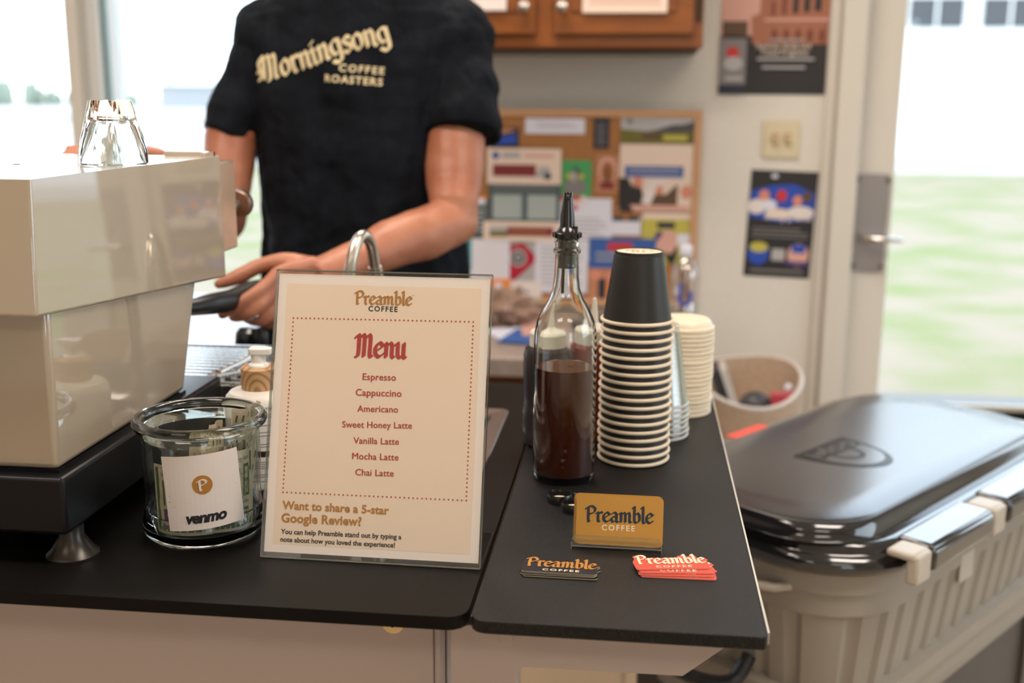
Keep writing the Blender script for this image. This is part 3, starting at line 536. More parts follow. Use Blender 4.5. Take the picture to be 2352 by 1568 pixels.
dd=(P[-1]-P[-3]).normalized(); MB().tube([e-dd*.004,e+dd*.014],.0096,'satin_steel',20).tube([e+dd*.014,e+dd*.045],.0093,'satin_steel',20).build('spray_tip',fc)
MB().lathe([(.017,0),(.017,.004),(.012,.008),(.010,.05)],base,'satin_steel',24).build('base',fc)
# ------------------------------------------------------------------ espresso machine
em=thing('espresso_machine','glossy cream espresso machine with black base on the countertop','espresso machine',(-.70,1.15,ZT))
MB().box(-.905,.936,.962,-.529,1.34,1.019,'black_metal').build('base_tray',em,bevel=.004,seg=3)
MB().prism([(-.895,.952,1.019),(-.541,.952,1.019),(-.541,1.255,1.019),(-.895,1.255,1.019)],(0,0,.003),'black_metal').build('gasket',em)
# lower body (front edge leans outward at the top)
V=[(-.890,.951,1.022),(-.541,.951,1.022),(-.541,1.252,1.022),(-.890,1.252,1.022),(-.890,.951,1.18),(-.539,.951,1.18),(-.539,1.315,1.18),(-.890,1.315,1.18)]
MB().add(V,[(0,3,2,1),(4,5,6,7),(0,1,5,4),(1,2,6,5),(2,3,7,6),(3,0,4,7)],'cream_enamel').build('lower_body',em,bevel=.006,seg=3)
# upper body: side panel, sloping back panel
xs=-.5345; zb=1.176
V=[(-.905,.922,zb),(xs+.002,.922,zb),(xs+.007,1.372,1.143),(-.905,1.372,1.143),(-.905,.945,1.2975),(xs-.007,.945,1.2975),(xs+.007,1.372,1.2975),(-.905,1.372,1.2975)]
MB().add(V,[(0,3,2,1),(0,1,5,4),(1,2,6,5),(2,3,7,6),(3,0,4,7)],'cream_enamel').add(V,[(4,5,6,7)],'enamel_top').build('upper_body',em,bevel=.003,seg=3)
MB().box(-.60,1.366,1.2975,xs,1.372,1.3035,'cream_enamel').box(xs-.006,1.34,1.2975,xs,1.372,1.3035,'cream_enamel').build('cup_rail',em,bevel=.0008)
MB().box(-.90,1.372,1.172,-.5365,1.445,1.289,'cream_enamel').build('front_box',em,bevel=.003)
MB().lathe([(.004,0),(.006,.003),(.004,.007)],(-.545,1.40,1.289),'steel',12).build('screw',em)
kn=PX(549,465,-.525); b=MB(); b.lathe([(.008,0),(.008,.02),(.017,.022),(.0195,.028),(.0195,.036),(.017,.04)],(0,0,0),['steel','walnut','walnut','black_rubber','black_rubber'],28)
b.v=[Vector((-.545+v.x,1.445+v.z,1.228+v.y)) for v in b.v]; b.build('steam_knob',em)
MB().lathe([(.0045,0),(.0045,.0004)],(-.674,1.152,1.2977),'black_rubber',16).build('top_hole',em)
for (x,y,v) in ((-.542,.955,1),(-.88,.955,0),(-.56,1.29,0),(-.88,1.29,0)):
    MB().lathe([(.025,0),(.025,.002),(.021,.006),(.012,.020),(.012,.032)],(x,y+.012,ZT),'foot_metal',32).build('foot',em)
dt=MB().box(-.90,1.345,.985,-.512,1.57,1.0,'black_metal'); 
dt.box(-.905,1.338,.985,-.506,1.345,1.006,'steel').box(-.905,1.57,.985,-.506,1.577,1.006,'steel').box(-.512,1.345,.985,-.506,1.57,1.006,'steel'); dt=dt.build('drip_tray',em)
for i in range(12): y=1.358+i*.0175; MB().box(-.90,y,1.0,-.514,y+.009,1.0045,'steel').build('grate_bar',dt)
MB().box(-.55,1.35,.945,-.52,1.56,.985,'black_metal').box(-.9,1.30,.93,-.52,1.34,.962,'black_metal').build('tray_support',em)
MB().lathe([(.03,0),(.03,-.035),(.012,-.04)],(-.66,1.47,1.172),'steel',28).build('group_head',em)
# portafilter in the person's hand
h0=PY(440,706,1.47); h1=PY(530,690,1.56); h2=PY(575,668,1.60)
pfm=thing('portafilter','black handled portafilter held under the machine by the person','portafilter',h1)
MB().tube([h0+Vector((-.03,-.03,0)),h0,(h0+h1)/2,h1,h2,h2+(h2-h1)*.5],[.008,.012,.0155,.0165,.0155,.011],'black_rubber',20).build('handle',pfm)
hb=h0+Vector((-.062,-.055,0)); MB().lathe([(.024,-.025),(.032,-.015),(.034,.012),(.030,.014),(.026,-.012)],hb,'steel',28).tube([hb+Vector((.03,.028,0)),h0+Vector((-.028,-.028,0))],.007,'steel',12).build('basket',pfm)
# tools on the drip tray
p=PZ(500,862,1.01); tk=thing('tray_brush','small steel brush with brown bristles lying on the drip tray','brush',p)
MB().tube([p,p+Vector((.012,.05,.004)),p+Vector((.022,.10,.008))],[(.008,.004),(.005,.004),(.009,.004)],'steel',12).build('handle',tk); MB().obox(p+Vector((0,-.01,.002)),(.006,0,0),(0,.009,0),(0,0,.004),'walnut').build('bristles',tk)
p=PZ(465,880,1.008); tag(MB().tube([p+Vector((-.03,-.03,0)),p,p+Vector((.05,.08,0)),p+Vector((.07,.12,.0))],[(.012,.002),(.010,.002),(.004,.002),(.009,.002)],'steel',12).build('spoon'),'flat steel spoon lying on the drip tray','spoon')
# black tamper beyond the tray
p=PY(585,880,1.66); x,y=p.x,1.66
tp=thing('tamper','black rounded tamper standing behind the soap bottle','tamper',(x,y,ZT)); 
MB().box(x-.05,y-.04,ZT,x+.05,y+.03,ZT+.018,'black_rubber').build('stand',tp,bevel=.003)
z1=PY(585,830,y).z; z2=PY(585,747,y).z
MB().lathe([(.026,ZT+.018),(.026,z1-.01),(.018,z1),(.023,z1+.012),(.028,(z1+z2)/2),(.026,z2-.008),(.020,z2-.001),(.012,z2)],(x,y,0),'black_plastic',32).build('handle',tp)
# glass tumbler upside down on machine
gx,gy,gz=-.508,1.03,1.2978
gp=PZ(265,378,1.2978); gx,gy=gp.x-.006,gp.y+.01
def facet(r,z,k,n=72):
    return [(gx+r*(1-k*(1-abs(math.cos(4.5*2*math.pi*i/n))))*math.cos(2*math.pi*i/n),gy+r*(1-k*(1-abs(math.cos(4.5*2*math.pi*i/n))))*math.sin(2*math.pi*i/n),gz+z) for i in range(n)]
gr=[facet(.0355,.0003,0),facet(.0365,.002,0),facet(.0360,.014,.01),facet(.0335,.028,.07),facet(.0275,.050,.10),facet(.0235,.066,.10),facet(.0225,.0685,.06),facet(.019,.069,0)]
gi=[facet(.017,.0475,0),facet(.0205,.046,.02),facet(.0235,.040,.07),facet(.0285,.024,.05),facet(.0325,.010,.0),facet(.0342,.0004,0)]
tb=MB().loft(gi+gr,'glass',True,True); tag(tb.build('glass_tumbler',sharp=30),'clear faceted glass tumbler upside down on the espresso machine','glass')
# ------------------------------------------------------------------ tip jar
jx,jy=-.437,1.045; JR=.0605
jt=thing('tip_jar','clear glass tip jar holding folded banknotes','jar',(jx,jy,ZT))
pr=[(.045,.0),(.056,.0015),(.0605,.006),(.0625,.013),(.0610,.022),(.0585,.030),(.0578,.045),(.0590,.08),(.0590,.105),(.0572,.113),(.0590,.1155)]
ri=[(.0632,.1150),(.0660,.1165),(.0673,.1195),(.0668,.1230),(.0645,.1255),(.0610,.1262),(.0578,.1250),(.0556,.1220),(.0548,.1170),(.0550,.1110)]
inn=[(.0562,.105),(.0565,.08),(.0555,.045),(.0560,.030),(.0575,.020),(.0560,.013),(.047,.0095),(.02,.009)]
MB().lathe(pr[5:],(jx,jy,ZT),'jar_wall',96,False,False).lathe(inn[:4],(jx,jy,ZT),'jar_wall',96,False,False).build('jar_wall',jt)
MB().lathe([pr[-1]]+ri+[inn[0]]+[pr[-1]],(jx,jy,ZT),'jar_glass',96,False,False).build('rim',jt)
MB().lathe(pr[:6]+[(.0572,.030)]+[(.0560,.030)]+inn[4:],(jx,jy,ZT),'jar_glass',96).build('base',jt)
va=math.atan2(-jx,-(-jy)) # direction jar->camera angle measured from -Y toward +X
va=math.atan2(0-jx,jy)
def jcyl(r,u0,z0,rot,cx=jx,cy=jy):
    def f(u,v):
        U=u*math.cos(rot)-v*math.sin(rot); Vv=u*math.sin(rot)+v*math.cos(rot); a=va+(U+u0)/r
        return Vector((cx+r*math.sin(a),cy-r*math.cos(a),z0+Vv))
    return f
q=jcyl(.0612,.0020,ZT+.0245,.07)
def lf(r): return jcyl(r,.0020,ZT+.0245,.07)
nt_=thing('venmo_note','white paper payment note taped on the front of the tip jar','note',(jx,jy,ZT)); nt_.name='payment_note'
hw=.0385
b=MB(); b.mrect(lf(.0612),-hw,.0,hw,.0765,'paper_white',16); b.mrect(lf(.0611),-hw,.0,hw,.0765,'paper_white',16)
b.mring(lf(.06145),.0,.046,.0,.005,'ink_gold',24).mring(lf(.06145),.0,.046,.005,.0098,'ink_gold',24); b.nib(lf(.0618),'P',-.0048,.0400,.0085,'paper_white',h=.0068,nw=.12)
b.textm(lf(.0615),'venmo',-.020,.0075,.040,'ink_black',bold=.045,space=.92,shear=.25)
for (u,v,r) in ((-.035,.03,.0006),(-.03,.025,.0005),(.033,.04,.0004),(-.034,.036,.0005)): b.mell(lf(.06135),u,v,r,r,'grey',8)
b.build('note_sheet',nt_)
def banknote(label,r,u0,z0,rot,wd=.066,ht=.155,wob=0,num=True,curl=.002,upright=True,mats=('bill_tan','bill_green')):
    f0=jcyl(r,u0,z0,rot)
    def f(u,v,l=0):
        p=f0(u,v); d=Vector((p.x-jx,p.y-jy,0)).normalized(); return p+d*(curl*math.sin(v*60+wob)+l)
    b=MB(); nv=8;nu=8
    for i in range(nu):
        for j in range(nv):
            a=-wd/2+wd*i/nu;c=a+wd/nu;d=ht*j/nv;e=d+ht/nv
            b.add([f(a,d),f(c,d),f(c,e),f(a,e)],[(0,1,2,3)],mats[0],True)
    g=lambda u,v:f(u,v,.0003)
    m=mats[1]
    b.mrect(g,-wd/2+.003,.003,-wd/2+.007,ht-.003,m); b.mrect(g,wd/2-.007,.003,wd/2-.003,ht-.003,m)
    for i in range(6): a=-wd/2+.008+i*(wd-.016)/6; b.mrect(g,a,.003,a+(wd-.016)/8,.008,m)
    for i in range(9): v=.012+i*ht/11; b.mrect(g,wd/2-.017,v,wd/2-.009,v+ht/26,m if i%2 else 'bill_mid')
    b.mring(g,0,ht*.55,.013,.0145,'bill_mid',24)
    b.textm(g,'UNITED STATES',-wd/2+.01,ht-.012,wd-.03,m,h=.004)
    for i in range(5): b.mrect(g,-wd/2+.012+i*.007,ht*.42,-wd/2+.014+i*.007,ht*.78,m)
    if num: b.textm(g,'5',-wd/2+.010,.006,.013,'bill_purple',bold=.03); b.textm(g,'5',wd/2-.018,.005,.008,m,bold=.02)
    o=b.build('banknote'); return tag(o,label,'banknote',group='banknotes in the tip jar')
banknote('five dollar banknote with purple numeral curled left behind the note',.0545,-.024,ZT+.0150,.03,.060,.072,curl=.0003)
banknote('five dollar banknote showing green columns right of the note',.0540,.030,ZT+.0140,-.10,.050,.082,curl=.0005,num=True)
for i,(u,w_,h_) in enumerate(((.018,.02,.068),(.0,.018,.06))): pass
def fold(label,x,y,ang,z0,h,wd,amp,tw=0,mm=('bill_tan','bill_mid')):
    # note folded lengthways, standing as a wavy strip
    b=MB(); n=14; X=Vector((math.cos(ang),math.sin(ang),0));Y=Vector((-math.sin(ang),math.cos(ang),0)); rings=[]
    for k in range(9):
        z=h*k/8; row=[]
        for i in range(n+1):
            s=i/n; off=amp*math.sin(s*5+z*30+tw); row.append(Vector((x,y,z0+z))+X*((s-.5)*wd*(1-.25*k/8))+Y*off*(.4+k/8)+X*tw*.01*k/8)
        rings.append(row)
    b.loft(rings,mm[0],False,False,closed=False)
    b2=[[p+Y*.0006 for p in r] for r in rings]; b.loft(b2,mm[0],False,False,closed=False)
    for k in range(1,8,1):
        r=rings[k];s=rings[k+1] if k<8 else r
        for i in range(2,n-1,3): b.add([r[i]-Y*.0004,r[i+1]-Y*.0004,s[i+1]*.5+r[i+1]*.5-Y*.0004,s[i]*.5+r[i]*.5-Y*.0004],[(0,1,2,3)],mm[1])
    return tag(b.build('banknote'),label,'banknote',group='banknotes in the tip jar')
L6=['folded banknote standing leftmost of the upright folded notes','folded green-edged banknote second among the upright notes','crumpled folded banknote in the middle of the jar','tall folded banknote standing with its corner near the rim','folded banknote standing just right of the tallest one','rightmost folded banknote with its corner above the rest']
for i in range(6):
    fold(L6[i],jx+.002+.0078*i,jy-.008+.004*(i%3),.35+.16*i+va,ZT+.016,.092+.006*((i*2)%4)+(.006 if i>2 else -.004),.026,.004,tw=i*.9,mm=('bill_tan','bill_green' if i%2 else 'bill_mid'))
fold('dark banknote lying slanted in the left of the jar',jx-.02,jy+.004,.1+va,ZT+.020,.072,.03,.005,tw=3,mm=('bill_mid','bill_green'))
b=MB(); b.obox((jx+.005,jy-.022,ZT+.0145),(.026,.008,.001),(-.004,.013,.001),(0,0,.0006),'bill_tan').obox((jx+.005,jy-.022,ZT+.0158),(.020,.006,.001),(-.003,.009,0),(0,0,.0005),'bill_mid'); tag(b.build('banknote'),'banknote lying flat on the bottom of the jar','banknote','banknotes in the tip jar')
# ------------------------------------------------------------------ soap bottle
sx,sy=-.428,1.20
sb=thing('soap_bottle','white pump soap bottle with light wood collar behind the tip jar','soap bottle',(sx,sy,ZT))
MB().lathe([(.036,0),(.039,.003),(.040,.01),(.040,.098),(.0385,.105),(.034,.110),(.0205,.113)],(sx,sy,ZT),'soap_white',56).build('body',sb)
MB().lathe([(.0200,.1125),(.0205,.114),(.0205,.137),(.0185,.139),(.010,.139)],(sx,sy,ZT),'light_wood',40).build('collar',sb)
b=MB().lathe([(.012,.138),(.0115,.1415),(.0085,.143),(.0085,.1545)],(sx,sy,ZT),'pump_white',28)
b.loft([[(sx+dx*.72,sy+dy*.8,ZT+z-.004) for dx,dy in ((-.014,-.008),(-.009,-.0115),(.009,-.0105),(.022,-.006),(.022,.006),(.009,.0105),(-.009,.0115),(-.014,.008))] for z in (.157,.1605,.1645)],'pump_white',sm=False)
b.build('pump',sb,bevel=.001)
va2=math.atan2(-sx,sy)
def sc(r,u0=0):
    def f(u,v): a=va2+(u+u0)/r; return Vector((sx+r*math.sin(a),sy-r*math.cos(a),ZT+v))
    return f
b=MB(); f=sc(.04025); b.textm(f,'to yourself.',-.012,.0965,.030,'ink_black',bold=.0)
for i,(v,u1) in enumerate([(.0905,.026),(.0875,.024),(.078,.012),(.070,.028),(.066,.022),(.056,.028),(.053,.025),(.035,.028),(.0325,.028),(.030,.026),(.0275,.028),(.020,.028),(.0175,.022),(.012,.024)]): b.mrect(f,-.025,v,u1,v+.0011,'grey',6)
b.mrect(f,-.030,.0415,.034,.0485,'label_brown',10); b.build('label_print',sb)
# ------------------------------------------------------------------ menu sign
A=PZ(605,1277,ZT); th=math.atan2(.08,.27); U=(PZ(1103,1308,ZT)-PZ(600,1279,ZT)).normalized(); D=Vector((-U.y,U.x,0)); V=(D*math.sin(th)+Vector((0,0,1))*math.cos(th)).normalized()
A=Vector((PZ(600,1279,ZT).x,PZ(600,1279,ZT).y,ZT+.0012))
mf=plane(A,U,V,0); Wm=(PZ(1103,1308,ZT)-PZ(600,1279,ZT)).length; Hm=.283; N=mf.N
ms=thing('menu_sign','clear acrylic stand with the printed coffee menu','menu sign',A)
b=MB(); b.obox(A+U*Wm/2+V*Hm/2+N*.0015,U*Wm/2,V*Hm/2,N*.0007,'acrylic'); b.obox(A+U*Wm/2+V*Hm/2-N*.0035,U*Wm/2,V*Hm/2,N*.0010,'acrylic')
b.obox(A+U*Wm/2+D*.045-Vector((0,0,.0002)),U*Wm/2,D*.045,(0,0,.0009),'acrylic'); b.obox(A+U*Wm/2+V*Hm-N*.001,U*Wm/2,V*.0006,N*.003,'acrylic')
for p_,q_ in ((0,1),(1,1)): b.obox(A+U*Wm*p_+V*Hm/2-N*.001,U*.0005,V*Hm/2,N*.0032,'acrylic_edge')
b.obox(A+U*Wm/2+V*Hm,U*Wm/2,V*.0007,N*.0012,'acrylic_edge').obox(A+U*Wm/2+N*.001,U*Wm/2,V*.0007,N*.0016,'acrylic_edge').obox(A+U*Wm+D*.045,U*.0006,D*.045,(0,0,.0009),'acrylic_edge').obox(A+U*Wm/2+D*.09,U*Wm/2,D*.0006,(0,0,.0009),'acrylic_edge')
b.build('holder',ms)
b=MB(); b.obox(A+U*Wm/2+V*(Hm/2+.0005)-N*.0012,U*(Wm/2-.0022),V*(Hm/2-.004),N*.0003,'menu_paper')
f1=plane(A-N*.0008,U,V,0)
# printed tint inside a white margin
(a0,b0)=f1.uv(668,660)[0],0
b.mrect(f1,.0105,.0125,Wm-.0105,Hm-.0135,'menu_peach'); mi_=.00025
f2=plane(A-N*.0008,U,V,mi_)
def fit(bb,f,txt,pl,pr,m,kind='t',uv=None,**k):
    uv=uv or f.uv; u0_,v0_=uv(*pl);u1_,v1_=uv(*pr); w_=math.hypot(u1_-u0_,v1_-v0_); an=math.atan2(v1_-v0_,u1_-u0_)
    fn=lambda u,v:(u0_+u*math.cos(an)-v*math.sin(an),v0_+u*math.sin(an)+v*math.cos(an))
    if kind=='t': bb.textm(f,txt,0,0,w_,m,fn=fn,**k)
    else: bb.nib(f,txt,0,0,w_,m,fn=fn,**k)
fit(b,f2,'Preamble',(815,699),(944,702),'ink_gold','n',nw=.125); fit(b,f2,'COFFEE',(846,714),(913,716),'ink_black',bold=.02,space=1.25)
fit(b,f2,'Menu',(815,820),(931,825),'ink_red','n',nw=.15)
for t,pl,pr in (('Espresso',(833,872),(909,874)),('Cappuccino',(817,908),(922,911)),('Americano',(821,945),(914,947)),('Sweet Honey Latte',(786,981),(946,984)),('Vanilla Latte',(812,1018),(916,1021)),('Mocha Latte',(809,1054),(915,1057)),('Chai Latte',(816,1091),(904,1094))):
    fit(b,f2,t,pl,pr,'ink_red',bold=.0,space=1.03)
    for k_,(dx_,dy_) in enumerate(((.00016,0),(-.00016,0),(0,.00014))): fit(b,(lambda u,v,dx_=dx_,dy_=dy_,k_=k_:f2(u+dx_,v+dy_)+f2.N*(.00002*(k_+1))),t,pl,pr,'ink_red',bold=.0,space=1.03,uv=f2.uv)
fit(b,f2,'Want to share a 5-star',(648,1168),(893,1181),'ink_gold',bold=.03,space=1.02); fit(b,f2,'Google Review?',(646,1198),(830,1207),'ink_gold',bold=.03,space=1.02)
fit(b,f2,'You can help Preamble stand out by typing a',(645,1225),(922,1238),'ink_black',bold=.025); fit(b,f2,'note about how you loved the experience!',(644,1243),(907,1257),'ink_black',bold=.025)
fit(b,f2,'TM',(946,680),(951,680),'ink_gold')
cs=[f2.uv(*p) for p in ((674,730),(1087,739),(1071,1149),(650,1130))]
for (p,q),n in zip(((cs[0],cs[1]),(cs[1],cs[2]),(cs[2],cs[3]),(cs[3],cs[0])),(42,41,42,41)):
    for i in range(n): t=i/n; b.mell(f2,p[0]+(q[0]-p[0])*t,p[1]+(q[1]-p[1])*t,.00085,.00085,'ink_red',8)
b.build('menu_sheet',ms)
# ------------------------------------------------------------------ business cards
A=PZ(1313,1254,ZT); B_=PZ(1519,1265,ZT); A.z=ZT+.001; B_.z=A.z; U=(B_-A).normalized(); D=Vector((-U.y,U.x,0)); th=math.radians(19); V=D*math.sin(th)+Vector((0,0,1))*math.cos(th); N=U.cross(V); Wc=(B_-A).length; 
ch=thing('card_holder','clear acrylic holder for business cards on the side shelf','card holder',A)
b=MB(); b.obox(A+U*Wc/2+V*.026-N*.006,U*Wc/2,V*.026,N*.0007,'acrylic').obox(A+U*Wc/2-N*.001,U*Wc/2,D*.006,(0,0,.0007),'acrylic').obox(A+U*Wc/2+D*.03,U*Wc/2,D*.025,(0,0,.0006),'acrylic')
P=[A+N*.004+U*u+V*v for u,v in ((0,0),(Wc,0),(Wc,.006),(Wc-.003,.010),(Wc-.006,.0105),(.006,.0105),(.003,.010),(0,.006))]; b.prism(P,N*.0012,'acrylic')
for p_,q_ in zip(P[2:7],P[3:8]): d_=(q_-p_); b.obox((p_+q_)/2+N*.0006,d_/2,N.cross(d_).normalized()*.0004,N*.0008,'acrylic_edge')
b.obox(A+U*Wc/2+N*.004,U*Wc/2,V*.0006,N*.0012,'acrylic_edge').obox(A+U*Wc/2+V*.052-N*.006,U*Wc/2,V*.0005,N*.0008,'acrylic_edge').obox(A+N*.001,U*.0005,V*.004,N*.006,'acrylic_edge').obox(A+U*Wc+N*.001,U*.0005,V*.004,N*.006,'acrylic_edge'); b.build('holder',ch)
CL=['hindmost gold business card in the holder','second gold business card from the back of the holder','gold business card just behind the front one','front gold business card with black lettering and white COFFEE']
for i in range(4):
    off=-N*(.0042-.0018*i)+V*(.0022-.0004*i+.001)+U*(.0022-(.0002,.0012,.0002,-.0014)[i])
    f=plane(A+off,U,V,.0003); rr=rrect(.0436,.0248,.0045,5,.0436,.0250)
    b=MB().prism([A+off+U*x+V*y for x,y,_,_ in rr],N*.0003,'card_gold')
    f=plane(A+off+N*.0003,U,V,.00015)
    if i==3:
        fit(b,f,'Preamble',(1345,1198),(1498,1203),'ink_navy','n',nw=.13); fit(b,f,'COFFEE',(1382,1217),(1458,1220),'ink_cream',bold=.02,space=1.3); fit(b,f,'TM',(1499,1183),(1504,1183),'ink_navy')
    tag(b.build('business_card'),CL[i],'card','business cards in the holder')
# ------------------------------------------------------------------ sticker stacks
def sticker(label,O,rz,z,face,ink,sub,edge,print_=True,grp=''):
    U=Vector((math.cos(rz),math.sin(rz),0));V=Vector((-math.sin(rz),math.cos(rz),0)); O=O+Vector((0,0,z)); f=lambda u,v:O+U*u*.94+V*v*.90
    out=[(.0,.002),(.002,0),(.073,0),(.0755,.003),(.0755,.016),(.0745,.0195),(.0775,.022),(.074,.0285),(.067,.0275),(.066,.034),(.0615,.0355),(.0585,.031),(.0545,.034),(.048,.034),(.0455,.028),(.038,.030),(.030,.028),(.022,.0295),(.016,.0265),(.0135,.034),(.006,.037),(.001,.034),(.002,.028),(-.001,.020)]
    b=MB().prism([f(x,y) for x,y in out],(0,0,.0007),edge).mark(lambda u,v:f(u,v)+Vector((0,0,.00090)),out,face)
    f3=lambda u,v:f(u,v)+Vector((0,0,.00120))
    b.nib(f3,'Preamble',.003,.0125,.070,ink,h=.0135,nw=.13); b.textm(f3,'COFFEE',.0205,.0035,.037,sub,h=.0048,bold=.02,space=1.3)
    tag(b.build('sticker'),label,'sticker',grp)
O=PZ(1198,1322,ZT)
for i,(dx,dy,r) in enumerate(((0.001,-.001,-.03),(-.001,0,-.02),(0,.001,-.05),(.0,.0,-.035))):
    sticker(['lowest black sticker in the stack of black stickers','second lowest black sticker in its stack','black sticker just under the top one','top black sticker with gold lettering'][i],O+Vector((dx,dy,0)),r+.02,.0003+.0014*i,'sticker_black','ink_gold','ink_cream','sticker_edge',grp='black stickers in a stack')
O=PZ(1472,1325,ZT)
for i,(dx,dy,r) in enumerate(((.0,-.001,.02),(-.002,0,.06),(-.001,.0015,.10),(-.004,.005,.17))):
    sticker(['lowest red sticker of the fanned stack','second lowest red sticker of the fanned stack','red sticker just under the top one, fanned','top red sticker with cream lettering'][i],O+Vector((dx,dy,0)),r,.0003+.0014*i,'sticker_red','ink_cream','ink_cream','pink_edge',grp='red stickers in a fanned stack')
# small caps
for i,(px,py,lb) in enumerate(((1285,1135,'small black bottle cap with pale disc, in front of the syrup bottle'),(1318,1155,'small black bottle cap half behind the card holder'))):
    p=PZ(px,py,ZT+.008); t=thing('bottle_cap',lb,'cap',(p.x,p.y,ZT),group='bottle caps')
    MB().lathe([(.0145,.0),(.0145,.007),(.0135,.0095),(.0120,.0095),(.0105,.003)],(p.x,p.y,ZT),'black_plastic',32).build('shell',t); MB().lathe([(.0085,.0030),(.0085,.0036)],(p.x,p.y,ZT),'cup_cream',28).build('liner',t)
# ------------------------------------------------------------------ syrup bottle
bx_,by_=-.079,1.262
sy=thing('syrup_bottle','clear glass bottle of dark syrup with black pourer','bottle',(bx_,by_,ZT)); c=(bx_,by_,ZT)
prof=[(.030,.0),(.0345,.001),(.0365,.006),(.0368,.02),(.0368,.160),(.0362,.176),(.0335,.190),(.0275,.204),(.0205,.216),(.0160,.228),(.0143,.242),(.0137,.260),(.0137,.268),(.0158,.270),(.0158,.273),(.0137,.275),(.0137,.279),(.0148,.281),(.0148,.284),(.0135,.286)]
inn=[(.0120,.286),(.0112,.283),(.0112,.262),(.0120,.242),(.0138,.228),(.0183,.216),(.0253,.204),(.0313,.190),(.0342,.176),(.0350,.160),(.0350,.02),(.0335,.008),(.02,.0055)]
MB().lathe(prof+inn,c,'glass',72).build('glass_body',sy)
MB().lathe([(.02,.0062),(.0330,.0087),(.0346,.0205),(.0346,.136)],c,['syrup']*3,64,True,False).lathe([(.0346,.136),(.034,.1355),(.002,.1355)],c,'syrup_top',64,False,True).build('syrup',sy)
MB().tube([(bx_+.006,by_,ZT+.1358),(bx_+.006,by_,ZT+.1366)],.003,'syrup_top',12).build('bubble',sy)
b=MB().lathe([(.0095,.252),(.0108,.254),(.0100,.258),(.0108,.263),(.0100,.268),(.0108,.273),(.0108,.2862),(.0150,.2868),(.0152,.292),(.0120,.294),(.0105,.297),(.0088,.299),(.0080,.312),(.0060,.328),(.0050,.338),(.0042,.339),(.003,.338)],c,'black_plastic',40)
for k in range(12):
    a=2*math.pi*k/12; b.obox((bx_+.0148*math.cos(a),by_+.0148*math.sin(a),ZT+.2896),Vector((math.cos(a),math.sin(a),0))*.0018,Vector((-math.sin(a),math.cos(a),0))*.0022,(0,0,.0026),'black_plastic')
b.obox((bx_+.010,by_-.004,ZT+.296),(.002,0,0),(0,.003,0),(0,0,.004),'black_plastic')
b.build('pourer',sy); MB().tube([(bx_-.004,by_,ZT+.254),(bx_-.0045,by_,ZT+.222)],.0018,'hinge_dark',10).build('vent_tube',sy)
# squeeze bottles
for i,(x,y,m,lb,r,lean) in enumerate(((-.110,1.392,'sauce_dark','squeeze bottle of dark sauce with pale nozzle cap, left of the syrup bottle',.031,0),(-.052,1.425,'sauce_red','squeeze bottle of red syrup with pale nozzle cap, behind the glass bottle',.031,0))):
    t=thing('squeeze_bottle',lb,'bottle',(x,y,ZT),group='squeeze bottles'); c=(x,y,ZT)
    MB().lathe([(r-.003,0),(r,.003),(r,.118),(r-.002,.127),(r-.008,.132)],c,m,48).build('body',t)
    MB().lathe([(r-.007,.130),(.0235,.132),(.0235,.148),(.021,.151),(.010,.153),(.0055,.157),(.0025,.188),(.0015,.189)],c,'frost_cap',40).build('nozzle_cap',t)
# ------------------------------------------------------------------ paper cups
cp=thing('paper_cup','x','cup',(0,0,0),group='black paper cups stacked upside down')
MB().lathe([(.0422,.0005),(.0418,.004),(.0303,.0830),(.0294,.0834),(.0294,.0875),(.0282,.0875),(.0281,.0835),(.0286,.0815),(.0408,.004)],(0,0,0),'cup_black',56,False,False).build('cup_wall',cp,local=True)
MB().tube([(.0432*math.cos(2*math.pi*i/56),.0432*math.sin(2*math.pi*i/56),.0032) for i in range(57)],.0023,'cup_cream',10,False).build('rim',cp,local=True)
NC=18; px0,py0=.0035,1.345
b=MB().lathe([(.0281,.0846),(.0281,.0862),(.002,.0865)],(0,0,0),'cup_cream',40)
bo=b.build('cup_base',cp,local=True)
cpos=Vector((px0,py0,ZT))
for k in range(NC):
    t=cp if k==0 else clone(cp); t.location=cpos+Vector((.0006*math.sin(k*1.3),.0004*math.cos(k*2.1),.0103*k)); 
    t['label']=('lowest upside-down black paper cup, resting on the shelf' if k==0 else 'topmost upside-down black paper cup with its cream base showing' if k==NC-1 else 'black paper cup with cream rim, %s from the bottom of the upside-down stack'%['second','third','fourth','fifth','sixth','seventh','eighth','ninth','tenth','eleventh','twelfth','thirteenth','fourteenth','fifteenth','sixteenth','seventeenth'][k-1])
    if k==NC-1:
        fb=lambda u,v:t.location+Vector((u,v,.0869)); bb=MB()
        for a0_,a1_ in ((20,50),(58,80),(88,125),(132,160)): bb.mring(fb,0,-.004,.0165,.0185,'brown',8,a0_,a1_)
        for u_ in (-.010,-.004,.003): bb.mrect(fb,u_,-.004,u_+.004,.001,'brown')
        bb.build('base_print',t)
# clear plastic cups
cq=thing('plastic_cup','x','cup',(0,0,0),group='clear plastic cups stacked upside down')
MB().lathe([(.0425,.003),(.0415,.006),(.0265,.108),(.0255,.109),(.002,.109)],(0,0,0),'clear_plastic',48,False,True).build('cup_wall',cq,local=True)
MB().tube([(.0425*math.cos(2*math.pi*i/48),.0425*math.sin(2*math.pi*i/48),.0030) for i in range(49)],.0019,'clear_rim',8,False).build('rim',cq,local=True)
cc=Vector((.033,1.452,ZT))
for k in range(7):
    t=cq if k==0 else clone(cq); t.location=cc+Vector((.0006*math.sin(k*2),0,.0072*k)); t['label']='clear plastic cup, %s of the upside-down clear stack'%['lowest','second from bottom','third from bottom','fourth from bottom','third from top','second from top','topmost'][k]
